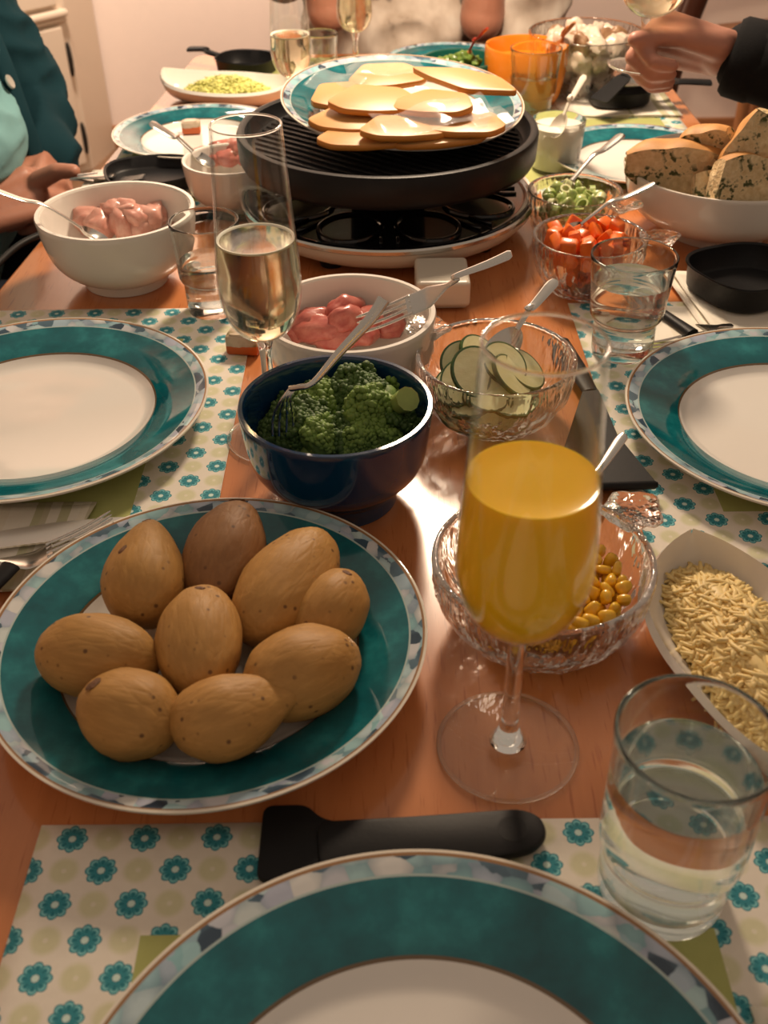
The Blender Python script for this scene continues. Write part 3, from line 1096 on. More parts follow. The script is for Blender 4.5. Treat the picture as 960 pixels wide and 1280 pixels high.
def bread(c_uvh, L, R, rot, label, seed, nub=0.28):
    """a chunk of baguette cut at both ends: domed crust outside, herb crumb on the cut faces and underneath"""
    t = thing('bread_piece', label, 'bread', at(*c_uvh), rot, 'herb bread pieces')
    n, m = 26, 18
    o = Vector((seed * 3.3, seed, seed * 1.7))

    def sec(i):
        x = -L / 2 + L * i / m
        k = 1 - (nub if i < m / 2 else 0.25) * abs(2 * i / m - 1) ** 3
        pts = []
        for j in range(n + 1):
            a = PI * 1.12 * j / n - PI * 0.06
            q = Vector((x, R * k * math.cos(a), R * 0.92 * k * math.sin(a)))
            q += q.normalized() * R * 0.20 * noise.noise(q * 38 + o)
            pts.append(q)
        return pts
    secs = [sec(i) for i in range(m + 1)]
    V = [p for s in secs for p in s]
    w = n + 1
    Fc = [(i * w + j, i * w + j + 1, (i + 1) * w + j + 1, (i + 1) * w + j) for i in range(m) for j in range(n)]
    obj('crust', (V, Fc), 'crust', t, angle=None)
    cr = []
    for s, sg in ((secs[0], -1), (secs[-1], 1)):
        cen = sum(s, Vector()) / len(s)
        rings = [[cen + (p - cen) * f + Vector((sg * (0.002 + 0.004 * noise.noise(p * 120 * f + o)) * (1 - f * 0.8), 0, 0)) for p in s] for f in (1.0, 0.75, 0.5, 0.25)]
        VV = [p for r in rings for p in r] + [cen + Vector((sg * 0.003, 0, 0))]
        FF = [(i * w + j, i * w + (j + 1) % w, (i + 1) * w + (j + 1) % w, (i + 1) * w + j) for i in range(3) for j in range(w)]
        FF += [(3 * w + j, 3 * w + (j + 1) % w, len(VV) - 1) for j in range(w)]
        cr.append((VV, FF))
    und = [p for s in secs for p in (s[0], (s[0] + s[-1]) / 2 + Vector((0, 0, 0.001)), s[-1])]
    cr.append((und, [(3 * i + j, 3 * i + j + 1, 3 * i + j + 4, 3 * i + j + 3) for i in range(m) for j in range(2)]))
    obj('crumb', join(*cr), 'crumb', t, angle=None)
    return t


bread((848, 213, 0.084), 0.104, 0.030, (-1.30, 0.05, -0.25), 'long piece of herb bread with its golden crust hanging over the bowl rim', 1, 0.6)
bread((886, 186, 0.106), 0.050, 0.025, (-1.2, -0.35, -0.6), 'chunky end of herb bread leaning against the far rim', 2)
bread((942, 190, 0.112), 0.070, 0.027, (-1.75, -1.15, 0.15), 'tall torn piece of herb bread standing up in the bowl', 3)
bread((938, 228, 0.086), 0.072, 0.028, (-1.70, 0.15, 0.15), 'herb bread piece with its speckled cut side facing the camera', 4)
bread((902, 234, 0.078), 0.056, 0.018, (-2.0, 0.0, -0.05), 'low slice of herb bread tucked against the near rim', 5)
bread((985, 215, 0.080), 0.070, 0.029, (-0.4, 0.0, 1.2), 'herb bread piece at the outer side of the bowl', 6)
bread((900, 215, 0.060), 0.090, 0.03, (0, 0.0, 2.2), 'herb bread piece buried in the middle of the bowl', 7)


# ------------------------------------------------------------------ glassware
def shell(out, th, n=72):
    """closed glass wall from an outer profile that starts on the axis; the inner wall sits th inside"""
    inn = [(max(r - th, 0), z + (th if i < 3 else 0)) for i, (r, z) in enumerate(out)]
    inn = [p for p in inn if p[0] > 0]
    z0 = min(z for r, z in inn)
    R, H = out[-1]
    rim = [(R - th * 0.5 * (1 - math.cos(a)), H + th * 0.5 * math.sin(a)) for a in (0.5, 1.05, PI / 2, 2.1, 2.65)]
    return lathe(out + rim + inn[::-1] + [(0, z0)], n), [(0, z0)] + inn


def liquid(inn, level, over=0.00015, n=72):
    pr = []
    for (r0, z0), (r1, z1) in zip(inn, inn[1:]):
        pr.append((r0 + (over if r0 else 0), z0 - (over if not r0 else 0)))
        if z0 <= level <= z1:
            t = (level - z0) / max(z1 - z0, 1e-6)
            rl = r0 + t * (r1 - r0) + over
            break
    pr += [(rl, level), (rl * 0.94, level - 0.0005), (rl * 0.5, level - 0.0006), (0, level - 0.0006)]
    return lathe(pr, n), rl


FP = [(0, 0.0925), (0.007, 0.0930), (0.016, 0.0965), (0.024, 0.1035), (0.0298, 0.114), (0.0333, 0.128), (0.0340, 0.141), (0.0333, 0.158), (0.0318, 0.178), (0.0302, 0.200), (0.0284, 0.228), (0.0268, 0.2545)]


def flute(loc, level, liq, label, liqname, rs=1.0, hs=1.0, foam=False, prof=FP, foot=0.0395, cat='glass', name='champagne_flute', rot=(0, 0, 0)):
    t = thing(name, label, cat, loc, rot)
    zb = prof[0][1]
    out = sp2([(r * rs, z * hs) for r, z in prof], 3)
    g, inn = shell(out, 0.0011)
    obj('glass_bowl', g, 'thin', t, angle=0.6)
    R, Z, tr_ = out[-1][0] - 0.00055, out[-1][1] + 0.0002, 0.00085
    obj('rim', lathe([(R + tr_ * math.cos(a), Z + tr_ * math.sin(a)) for a in np.linspace(0, 2 * PI, 11)], 72), 'glass', t, angle=None)
    zb *= hs
    obj('stem', lathe([(0, 0.006)] + sp2([(0.0105, 0.006), (0.0075, 0.012), (0.0052, 0.020), (0.0045, 0.5 * zb + 0.002), (0.0047, zb - 0.012), (0.0075, zb + 0.0004)], 4) + [(0, zb + 0.0004)], 28), 'glass', t, angle=0.6)
    obj('foot', lathe([(0, 0.001), (foot * 0.8, 0.0), (foot - 0.001, 0.0), (foot, 0.0012), (foot - 0.001, 0.0026), (foot * 0.6, 0.0036), (0.012, 0.0052), (0.0, 0.0062)], 72), 'thin', t, angle=0.6)
    obj('foot_rim', lathe([(foot - 0.0008 + 0.0012 * math.cos(a), 0.0014 + 0.0012 * math.sin(a)) for a in np.linspace(0, 2 * PI, 11)], 72), 'glass', t, angle=None)
    if level:
        L, rl = liquid(inn, level)
        obj(liqname, L, liq, t, angle=1.0)
        if foam:
            obj('foam_ring', lathe([(rl - 0.0024, level - 0.0006), (rl - 0.0012, level + 0.0006), (rl - 0.0002, level + 0.0008), (rl - 0.0002, level - 0.0008)], 60), 'foam', t)
    return t


q = at(634, 934)
flute((q.x, q.y, T + 0.0008), 0.186, 'juice', 'tall flute half full of orange juice', 'juice')
q = at(342, 549)
flute((q.x, q.y, T + 0.001), 0.168, 'wine', 'tall flute of sparkling wine between the red meat bowl and the striped napkin', 'sparkling_wine', 0.90, 0.97, True, foot=0.0365)
q = at(370, 168)
flute((q.x, q.y, T + 0.001), 0.128, 'wine', 'flute of sparkling wine standing behind the dish of pale grated cheese', 'sparkling_wine', 0.80, 0.80, True, foot=0.032)
q = at(445, 92)
flute((q.x, q.y, T + 0.001), 0.150, 'wine', 'thin-stemmed glass of rose wine before the blotched blouse', 'rose_wine', 0.83, 0.66, False, foot=0.032)


def tumbler(loc, label, H=0.092, r0=0.0265, r1=0.0365, level=0.066, waist=0.034, sc=1.0, cat='glass', step=True):
    t = thing('water_tumbler', label, cat, loc)
    rr = r0 + (r1 - r0) * 0.42
    out = [(0, 0.0015), (r0 * 0.7, 0.0006), (r0 - 0.002, 0.0), (r0, 0.002), (r0 + 0.0008, 0.012), (r0 + (0.0012 if step else 0.003), waist - 0.004), (rr + 0.0005, waist + 0.001), (rr + 0.0016, waist + 0.008), (r0 + (r1 - r0) * 0.75, H * 0.75), (r1, H)]
    out = [(r * sc, z * sc) for r, z in sp2(out, 4)]
    th = 0.0021 * sc
    base = 0.010 * sc
    inn = [(r - th, z) for r, z in out if z > base and r > th]
    inn = [(0, base), (inn[0][0] * 0.6, base), (inn[0][0] - 0.002, base + 0.0008)] + inn
    rim = [(out[-1][0] - th * 0.5 * (1 - math.cos(a)), out[-1][1] + th * 0.5 * math.sin(a)) for a in (0.5, 1.05, PI / 2, 2.1, 2.65)]
    obj('glass', lathe(out + rim + inn[::-1], 80), 'tumbler', t, angle=0.6)
    if level:
        L, rl = liquid(inn, level * sc)
        obj('water', L, 'water', t, angle=1.0)
    return t


q = at(824, 1108)
tumbler((q.x, q.y, T + 0.0012), 'tumbler of water standing nearest, beside the leaf-shaped cheese dish', 0.112, 0.0305, 0.0358, 0.086, 0.036)
q = at(776, 440)
tumbler((q.x, q.y, T + 0.0012), 'tumbler of water between the carrot bowl and the single black pan', 0.092, 0.0268, 0.0372, 0.070, 0.036)
q = at(268, 388)
tumbler((q.x, q.y, T + 0.0012), 'tumbler of water half hidden behind the flute of sparkling wine', 0.090, 0.0245, 0.0330, 0.052, 0.034)
q = at(402, 112)
tumbler((q.x, q.y, T + 0.0012), 'small tumbler at the far end behind a flute of sparkling wine', 0.080, 0.021, 0.028, 0.040, 0.03)
q = at(664, 148)
tumbler((q.x, q.y, T + 0.0006), 'clear tumbler standing in front of the orange cup', 0.094, 0.026, 0.036, 0.058, 0.034)

# ------------------------------------------------------------------ pressed glass bowls with a leaf lug


def pressed_bowl(c, R, H, foot, lug, label, seed):
    t = thing('glass_bowl', label, 'bowl', TP(c[0], c[1], 0.0008))
    prof = sp2([(0, 0.003), (foot * 0.6, 0.001), (foot, 0.0), (foot + (R - foot) * 0.45, H * 0.17), (R * 0.94, H * 0.52), (R, H * 0.90), (R, H)], 6)
    V, Fc = lathe(prof, 110)
    o = Vector((seed * 3.1, seed, 0))
    VV = []
    for p in V:
        q = Vector(p)
        k = min(1, max(0, (H * 0.88 - q.z) / (H * 0.1)))
        r = Vector((q.x, q.y, 0))
        if r.length > 1e-5:
            a = math.atan2(q.y, q.x)
            d = noise.noise(Vector((math.cos(a) * 9, math.sin(a) * 9, q.z * 85)) + o) + 0.6 * noise.noise(Vector((math.cos(a) * 22, math.sin(a) * 22, q.z * 60)) + o)
            q += r.normalized() * (0.0017 * k * d) + Vector((0, 0, -0.0006 * k * d if q.z > 0.004 else 0))
        VV.append(tuple(q))
    inn = [(max(r - 0.0042, 0), z + (0.005 if i < 14 else 0.0042 * (1 - z / H))) for i, (r, z) in enumerate(prof)]
    inn = [p for p in inn if p[0] > 0]
    top = [(R, H)] + [(R - 0.0021 * (1 - math.cos(a)), H + 0.0021 * math.sin(a)) for a in (0.4, 0.8, 1.2, PI / 2, 1.95, 2.35, 2.75)]
    I = lathe(top + inn[::-1] + [(0, inn[0][1])], 110)
    obj('bowl_wall', join((VV, Fc), I), 'pressed', t, angle=None)
    bm = bmesh.new()
    bm.from_mesh(t.children[0].data)
    bmesh.ops.remove_doubles(bm, verts=bm.verts[:], dist=1e-5)
    bmesh.ops.recalc_face_normals(bm, faces=bm.faces[:])
    bm.to_mesh(t.children[0].data)
    bm.free()
    t.children[0].data.polygons.foreach_set('use_smooth', [True] * len(t.children[0].data.polygons))
    # lug: a lobed leaf of glass standing out from the rim
    VV = []
    for p in ICO[3][0]:
        q = Vector(p)
        a = math.atan2(q.y, q.x)
        lob = 1 + 0.10 * math.cos(5 * a) + 0.06 * noise.noise(q * 3 + o)
        z = q.z * 0.0042 + 0.0022 * noise.noise(q * 2.6 + o * 2) + 0.004 * max(0, q.x) ** 2
        VV.append((R + 0.010 + q.x * 0.019 * lob, q.y * 0.0195 * lob, H - 0.001 + z))
    obj('lug_handle', xf((VV, ICO[3][1]), Matrix.Rotation(lug, 4, 'Z')), 'pressed', t, angle=None)
    return t


def lugdir(c, u, v, h=0.06):
    p = at(u, v, h)
    return math.atan2(p.y - c[1], p.x - c[0])


CO = (0.096, 0.480)
pressed_bowl(CO, 0.0675, 0.056, 0.038, lugdir(CO, 768, 645), 'textured glass bowl of sweetcorn behind the orange juice flute', 1)
q = at(620, 447, 0.055)
ZU = (q.x, q.y)
pressed_bowl(ZU, 0.064, 0.055, 0.037, lugdir(ZU, 562, 415), 'textured glass bowl of sliced courgettes next to the broccoli bowl', 2)
q = at(738, 295, 0.055)
CA = (q.x, q.y)
pressed_bowl(CA, 0.056, 0.054, 0.034, lugdir(CA, 806, 290), 'textured glass bowl of orange carrot pieces', 3)
q = at(719, 236, 0.055)
ON = (q.x, q.y)
pressed_bowl(ON, 0.051, 0.052, 0.033, lugdir(ON, 778, 246), 'textured glass bowl of chopped green spring onions', 4)

# ------------------------------------------------------------------ what is in them


def kern():
    V = []
    for p in ICO[2][0]:
        q = Vector(p)
        q = Vector([math.copysign(abs(k) ** 0.7, k) for k in q])
        V.append((q.x * (0.0042 + 0.0012 * q.y), q.y * 0.0056, q.z * (0.0030 + 0.0006 * q.y)))
    return V, ICO[2][1]


def heap(proto_list, c, spots, label, cat, group):
    """first use places the prototype itself, later ones are copies that share its mesh"""
    fresh = list(proto_list)
    for i, (p, rot) in enumerate(spots):
        k = i % len(proto_list)
        if proto_list[k] in fresh:
            o = proto_list[k]
            fresh.remove(o)
            o.location, o.rotation_euler = p, rot
            tag(o, label if isinstance(label, str) else label[k], cat, group)
        else:
            dup(proto_list[k], p, rot, label if isinstance(label, str) else label[k], group)


def fill(c, R0, R1, z0, z1, step, seed, dome=0.0, offset=(0, 0)):
    """loose packing inside a bowl: layers of rings"""
    rnd = random.Random(seed)
    out = []
    z = z0
    while z <= z1:
        t = (z - z0) / max(z1 - z0, 1e-5)
        R = (R0 + (R1 - R0) * t ** 0.6) * (1 - dome * t)
        r = 0.0
        while r <= R:
            n = max(1, int(2 * PI * r / step))
            a0 = rnd.uniform(0, 6)
            for k in range(n):
                a = a0 + 2 * PI * k / n
                out.append((TP(c[0] + offset[0] * t + r * math.cos(a) + rnd.uniform(-.15, .15) * step, c[1] + offset[1] * t + r * math.sin(a) + rnd.uniform(-.15, .15) * step, z + rnd.uniform(-.15, .15) * step),
                            (rnd.uniform(0, 6), rnd.uniform(0, 6), rnd.uniform(0, 6))))
            r += step
        z += step * 0.8
    return out


kp = [obj('corn_kernel', kern(), 'corn', angle=None)]
heap(kp, CO, fill(CO, 0.030, 0.049, 0.010, 0.036, 0.0096, 3, 0.18, (0.016, 0.006)), 'yellow sweetcorn kernel in the textured glass bowl', 'corn', 'sweetcorn kernels in the glass bowl')


def chunk(sx, sy, sz, seed):
    V, Fc = box(sx, sy, sz, (0, 0, 0), 0.0022, 2)
    o = Vector((seed * 3.3, seed, 0))
    return [tuple(Vector(p) * (1 + 0.16 * noise.noise(Vector(p) * 90 + o)) + Vector((0.15 * p[2], 0.1 * p[0], 0))) for p in V], Fc


cp = [obj('carrot_piece', chunk(.017, .015, .013, 1), 'carrot'), obj('carrot_piece', chunk(.020, .012, .011, 2), 'carrot'), obj('carrot_piece', chunk(.015, .017, .010, 3), 'carrot'), obj('carrot_piece', chunk(.022, .013, .012, 4), 'carrot')]
heap(cp, CA, fill(CA, 0.026, 0.046, 0.014, 0.064, 0.0165, 5, 0.30, (-0.004, 0)), 'cut orange carrot piece in the textured glass bowl', 'carrot', 'carrot pieces in the glass bowl')


def ring_piece(r, w, h):
    return lathe([(r, 0), (r, h), (r - w, h), (r - w, 0), (r, 0)], 20)


lp = [obj('spring_onion_piece', ring_piece(.0075, .002, .006), 'leek', angle=0.6), obj('spring_onion_piece', blob(.010, .006, .004, 8, .25, 1.5, 2), 'leek', angle=None),
      obj('spring_onion_piece', ring_piece(.006, .0022, .007), 'leek_pale', angle=0.6), obj('spring_onion_piece', blob(.008, .008, .005, 3, .3, 1.8, 2), 'leek', angle=None)]
heap(lp, ON, fill(ON, 0.026, 0.042, 0.014, 0.052, 0.0135, 6, 0.22), ['green spring onion ring in the textured glass bowl', 'solid green spring onion piece in the textured glass bowl', 'pale spring onion ring in the textured glass bowl', 'solid green spring onion piece in the textured glass bowl'], 'spring onion', 'spring onion pieces')


def slice_thing(label):
    t = thing('courgette_slice', label, 'courgette', group='courgette slices in the glass bowl')
    obj('flesh', lathe([(0, -.0018), (.0185, -.0018), (.0188, 0), (.0185, .0018), (0, .0020)], 36), 'zucchini', t, angle=0.6)
    obj('rind', lathe([(.0185, -.00185), (.0200, -.0016), (.0203, 0), (.0200, .0016), (.0185, .00185), (.0186, 0), (.0185, -.00185)], 36), 'rind', t, angle=0.6)
    return t


zl = 'round courgette slice with a dark green rind in the glass bowl'
z0 = slice_thing('courgette slice leaning steeply at the top, its whole round face showing')
z0.location, z0.rotation_euler, z0.scale = at(596, 466, 0.054), (0.72, 0.22, 0.3), (1.1, 1.1, 1)
for (u, v, h, rx, ry, rz) in [(582, 475, .047, .9, -.4, .2), (630, 455, .053, .7, .7, -.1), (640, 470, .048, .6, .9, .2), (570, 482, .042, .5, -.5, .3), (610, 490, .042, .5, .1, 0), (655, 462, .045, .9, .6, .5),
                               (600, 445, .045, 1.2, -.2, 1.2), (635, 500, .036, .2, .2, 0), (590, 500, .034, .2, -.3, 0), (620, 470, .030, .1, 0, 0), (650, 490, .030, .2, .4, 0), (580, 455, .040, 1.1, -.7, .8),
                               (600, 515, .020, 1.2, -.2, .5), (575, 510, .022, 1.3, -.5, .9), (630, 512, .020, 1.2, .2, -.3)]:
    rx, ry = rx * 0.55, ry * 0.7
    p = at(u, v, h)
    r = Vector((p.x - ZU[0], p.y - ZU[1]))
    if r.length > 0.036:
        r = r.normalized() * 0.036
    dup(z0, TP(ZU[0] + r.x, ZU[1] + r.y, h), (rx, ry, rz), zl, None, (1, 1, 1))

# ------------------------------------------------------------------ grated cheese dishes


def leaf_dish(name, spine, width, H, label, cloc, mat='white_china'):
    """pointed boat dish: spine from tip to tip, width along it; returns the root"""
    t = thing(name, label, 'dish', cloc)
    n, m = 40, 24
    pts = smoothpath(spine, 40 // (len(spine) - 1))
    n = len(pts) - 1
    out, inn = [], []
    for i, p in enumerate(pts):
        d = (pts[min(i + 1, n)] - pts[max(i - 1, 0)])
        d.z = 0
        d.normalize()
        s = Vector((-d.y, d.x, 0))
        u = 2 * i / n - 1
        w = width * (max(0.0, 1 - abs(u) ** 2.1)) ** 0.75 + 0.0012
        tip = H * (1 + 0.45 * abs(u) ** 4)
        for j in range(m + 1):
            k = 2 * j / m - 1
            z = tip * (abs(k) ** 2.6) * (1 - 0 * u) + (tip * 0.9) * (abs(u) ** 8) * (1 - abs(k) ** 2.6)
            q = Vector((p.x, p.y, 0)) + s * (k * w)
            out.append(Vector((q.x, q.y, max(z - 0.0002, 0.0))))
            q2 = Vector((p.x, p.y, 0)) + s * (k * max(w - 0.003 * abs(k), 0.0005))
            inn.append(Vector((q2.x, q2.y, z + 0.0036)))
    N = len(out)
    w1 = m + 1
    V = out + inn
    Fc = []
    for i in range(n):
        for j in range(m):
            a = i * w1 + j
            Fc.append((a, a + w1, a + w1 + 1, a + 1))
            Fc.append((N + a, N + a + 1, N + a + w1 + 1, N + a + w1))
    for i in range(n):
        for e in (0, m):
            a = i * w1 + e
            Fc.append((a, a + w1, N + a + w1, N + a))
    for j in range(m):
        for e in (0, n):
            a = e * w1 + j
            Fc.append((a, a + 1, N + a + 1, N + a))
    obj('dish_body', (V, Fc), mat, t, angle=1.0)
    return t


def strands(name, c, rx, ry, zfun, n, label, mat, seed, L=0.022, th=0.00105, ang=0.0):
    """a mound of long curved shreds lying over each other; past counting, so one object"""
    rnd = random.Random(seed)
    ps = [xf(blob(rx * 0.86, ry * 0.86, zfun(0) * 0.80, seed, 0.22, 2.4, 4), Matrix.Rotation(ang, 4, 'Z'))]
    for i in range(n):
        r, a = math.sqrt(rnd.random()), rnd.uniform(0, 2 * PI)
        lx, ly = rx * r * math.cos(a), ry * r * math.sin(a)
        x = lx * math.cos(ang) - ly * math.sin(ang)
        y = lx * math.sin(ang) + ly * math.cos(ang)
        z = zfun(r) * (0.80 + 0.24 * noise.noise(Vector((x * 70, y * 70, seed)))) + rnd.uniform(-0.002, 0.0015)
        az = rnd.uniform(0, 2 * PI)
        d = Vector((math.cos(az), math.sin(az), rnd.uniform(-0.18, 0.18))) * L * rnd.uniform(0.22, 0.5)
        k = rnd.uniform(-0.5, 0.5)
        b = Vector((-d.y, d.x, 0)) * k
        p = Vector((x, y, max(z, 0.002)))
        ps.append(tube([p - d, p - d * 0.35 + b * 0.8, p + d * 0.35 + b * 0.8, p + d - Vector((0, 0, 0.001))], [(th * 1.0, th * 0.7), (th * 1.7, th), (th * 1.7, th), (th * 1.0, th * 0.7)], 5))
    V, Fc = join(*ps)
    o = obj(name, (V, Fc), mat, loc=c, angle=None)
    o['kind'] = 'stuff'
    return tag(o, label, 'cheese')


LD = at(905, 800, 0.02)
LD.z = T + 0.0012
sp = [at(863, 672, 0.035) - LD, at(893, 775, 0.01) - LD, at(950, 868, 0.01) - LD, at(1040, 985, 0.03) - LD]
leaf_dish('leaf_dish', sp, 0.052, 0.026, 'white leaf-shaped dish of grated cheese beside the nearest water tumbler', LD)
gc = LD + sp[1] * 0.42 + sp[2] * 0.58
gc.z = T + 0.010
gd_ = sp[2] - sp[0]
strands('grated_cheese', gc, 0.084, 0.032, lambda r: 0.004 + 0.026 * (1 - r * r), 2600, 'mound of cream coloured grated cheese in the white leaf-shaped dish', 'grated', 4, ang=math.atan2(gd_.y, gd_.x))
q1, q2 = at(205, 95, 0.03), at(370, 108, 0.025)
L2 = (q1 + q2) / 2
L2.z = T + 0.0012
sp = [q1 - L2, (q1 - L2) * 0.35 + Vector((0, -0.015, 0)), (q2 - L2) * 0.35 + Vector((0, -0.015, 0)), q2 - L2]
leaf_dish('oval_dish', sp, 0.060, 0.026, 'long white dish of pale yellow grated cheese by the far black pan', L2)
strands('grated_cheese', L2 + Vector((0.0, -0.010, 0.010)), 0.066, 0.030, lambda r: 0.004 + 0.026 * (1 - r * r), 1500, 'mound of pale yellow grated cheese in the long white dish', 'grated_green', 5, ang=math.atan2(q2.y - q1.y, q2.x - q1.x))

# ------------------------------------------------------------------ raclette grill
GX, GY = 0.009, 1.135
gr = thing('raclette_grill', 'round black and cream tabletop raclette grill in the middle of the table', 'grill', TP(GX, GY, 0))
obj('base', lathe([(0, 0.006), (0.120, 0.006), (0.138, 0.010), (0.152, 0.018), (0.160, 0.027), (0.1615, 0.034), (0.150, 0.036), (0, 0.036)], 96), 'cream_plastic', gr, angle=0.8)
obj('trim_ring', lathe([(0.1500, 0.0345), (0.1618, 0.0335), (0.1636, 0.0350), (0.1636, 0.0385), (0.1618, 0.0402), (0.1595, 0.0392), (0.1580, 0.0362), (0.150, 0.0362)], 96), 'steel', gr, angle=0.8)
tr = obj('pan_tray', lathe([(0, 0.0372), (0.148, 0.0372), (0.1545, 0.0385), (0.1565, 0.0400), (0.1580, 0.0392), (0.1580, 0.0355), (0, 0.0355)], 96), 'black_gloss', gr, angle=0.8)
for k in range(8):
    a = -PI / 2 + (k + 0.5) * PI / 4
    m = Matrix.Translation((0.105 * math.cos(a), 0.105 * math.sin(a), 0.0372)) @ Matrix.Rotation(a, 4, 'Z') @ Matrix.Diagonal((1, 0.84, 1, 1))
    obj('pan_well', xf(lathe([(0.034, 0), (0.036, 0.0024), (0.038, 0.003), (0.040, 0.0024), (0.041, 0)], 48), m), 'black_gloss', tr)
for k in range(8):
    a = -PI / 2 + k * PI / 4
    for s in (-1, 1):
        d = Vector((math.cos(a), math.sin(a), 0))
        e = Vector((-d.y, d.x, 0)) * 0.0085 * s
        obj('rail', tube([d * 0.112 + e + Vector((0, 0, 0.0385)), d * 0.142 + e + Vector((0, 0, 0.0385))], [0.0016, 0.0016], 8), 'black_gloss', tr)
obj('column', lathe([(0, 0.037), (0.046, 0.037), (0.040, 0.05), (0.040, 0.082), (0, 0.082)], 40), 'black_plastic', gr, angle=0.8)
obj('heating_element', join(*[tube([(0.120 * math.cos(t), 0.120 * math.sin(t), 0.0735) for t in np.linspace(s, s + 2.7, 30)], 0.0034, 8) for s in (0.2, 0.2 + PI)]), 'black_coat', gr)
gp = obj('grill_plate', lathe([(0, 0.0770), (0.140, 0.0770), (0.150, 0.0765), (0.1575, 0.0790), (0.1605, 0.0850), (0.1615, 0.108), (0.1600, 0.1115), (0.1560, 0.1125), (0.1525, 0.1110), (0.1500, 0.1010), (0.1460, 0.0965), (0, 0.0960)], 96), 'black_coat', gr, angle=0.8)
for k in range(-11, 12):
    x = k * 0.0118
    y = math.sqrt(max(0.142 ** 2 - x * x, 0))
    if y > 0.03:
        o = obj('ridge', xf(box(0.0034, 2 * y, 0.0026, (0, 0, 0.0970), 0.001, 1), Matrix.Rotation(0.9, 4, 'Z') @ Matrix.Translation((x, 0, 0))), 'black_coat', gp, False)
bx = at(553, 360, 0.018) - TP(GX, GY, 0)
fb = obj('control_box', join(box(0.052, 0.060, 0.026, (bx.x, bx.y + 0.012, 0.019), 0.004, 3), box(0.044, 0.05, 0.010, (bx.x + 0.002, bx.y + 0.014, 0.006), 0.003, 2)), 'cream_plastic', gr, False)
for a in (0.5, 2.6, -2.1, -0.6):
    obj('foot', xf(lathe([(0, 0), (0.012, 0), (0.014, 0.007), (0, 0.007)], 20), Matrix.Translation((0.12 * math.cos(a), 0.12 * math.sin(a), 0.0003))), 'black_plastic', gr)
cpts = [at(300, 275, 0.006) + Vector((0.02, 0.0, 0)), at(262, 270, 0.005), at(200, 283, 0.005), at(120, 284, 0.005), at(88, 281, 0.0055), at(52, 293, 0.0055), at(22, 308, 0.0055), at(-8, 335, 0.0055), at(-30, 362, 0.0055)]
e = at(-40, 376, 0.004)
cpts += [Vector((e.x - 0.012, e.y, T - 0.01)), Vector((e.x - 0.020, e.y + 0.02, T - 0.12)), Vector((e.x - 0.01, e.y + 0.1, T - 0.5))]
tag(obj('power_cord', tube(smoothpath(cpts, 8), 0.0040, 10), 'cord'), 'black power cord of the grill curving across the table to its edge', 'cord')

# ------------------------------------------------------------------ cheese slices and film
crot = Matrix.Rotation(CPT, 4, 'X')
CO0 = TP(CPL[0], CPL[1], CPZ)


def cheese(u, v, h, poly, yaw, label, tx=0.0, ty=0.0):
    t = thing('cheese_slice', label, 'cheese', at(u, v, h), (CPT + tx, ty, yaw), 'cheese slices on the grill')
    th = 0.0062
    r = rounded(poly, 0.008, 4)
    obj('slice_face', prism(r, 0, th, 0.0009), 'cheese', t, angle=0.6)
    edge = [p for p in r if p[1] < 0.35 * min(q[1] for q in r)]
    if len(edge) > 2:
        obj('rind', tube([(x * 1.005, y * 1.005, th / 2) for x, y in edge], [(0.0011, th * 0.47)] * len(edge), 8), 'cheese_rind', t)
    return t


sl = [(-0.046, -0.010), (-0.030, -0.026), (0.000, -0.030), (0.038, -0.026), (0.050, -0.008), (0.030, 0.022), (-0.016, 0.028)]
wd = [(-0.058, 0.026), (-0.034, 0.004), (0.006, -0.022), (0.064, -0.022), (0.044, 0.010), (0.0, 0.028)]
cheese(450, 173, 0.122, sl, 0.05, 'lowest cheese slice at the near edge of the cheese plate')
cheese(540, 171, 0.122, [(x * 1.15, y) for x, y in sl], 0.12, 'low wide cheese slice next to the lowest one', 0, -0.03)
cheese(440, 152, 0.129, sl, -0.10, 'cheese slice with a greyish patch by the flute side of the plate', 0.04, 0.02)
cheese(500, 163, 0.130, sl, 0.22, 'cheese slice pointing under the film in the near middle of the heap', -0.03, 0.05)
cheese(575, 157, 0.131, sl, -0.3, 'cheese slice under the top wedge, nearest the pressed glass bowls', 0.0, -0.04)
cheese(430, 122, 0.135, sl, 0.5, 'cheese slice at the far flute side of the heap', 0.05, 0.03)
cheese(465, 128, 0.141, [(x * 1.05, y * 1.15) for x, y in sl], 0.05, 'pale cheese slice lying over two others in the upper heap', 0.02, 0.04)
cheese(540, 132, 0.142, sl, -0.45, 'cheese slice in the middle of the heap with a straight cut corner', 0.02, -0.06)
cheese(575, 106, 0.152, [(x * 0.95, y) for x, y in wd], -0.12, 'large wedge-shaped cheese slice lying on top of the heap', 0.05, 0.02)
cheese(480, 98, 0.140, sl, 0.3, 'cheese slice beneath the bright film at the back of the heap', 0.06, 0)
for k, (u, v, h, w, l, yaw, tx, ty, lab) in enumerate([(480, 92, 0.150, 0.085, 0.05, 0.1, 0.12, 0.0, 'crumpled clear film shining at the back of the cheese'), (540, 152, 0.137, 0.12, 0.045, 0.3, 0.0, -0.05, 'clear film sheet between the near cheese slices'),
                                                     (420, 108, 0.139, 0.06, 0.04, -0.5, 0.1, 0.12, 'clear film sheet at the flute side of the cheese'), (610, 155, 0.133, 0.045, 0.035, 0.4, 0.1, -0.1, 'clear film corner at the bowl side of the cheese')]):
    o = obj('film_sheet', sheet([(-w / 2, -l / 2, 0), (w / 2, -l / 2, 0), (w / 2, l / 2, 0), (-w / 2, l / 2, 0)], 22, 16, 0.0002, 0.011, 31 + k), 'film', loc=at(u, v, h), rot=(CPT + tx, ty, yaw), angle=None)
    tag(o, lab, 'film', 'clear film between cheese slices')


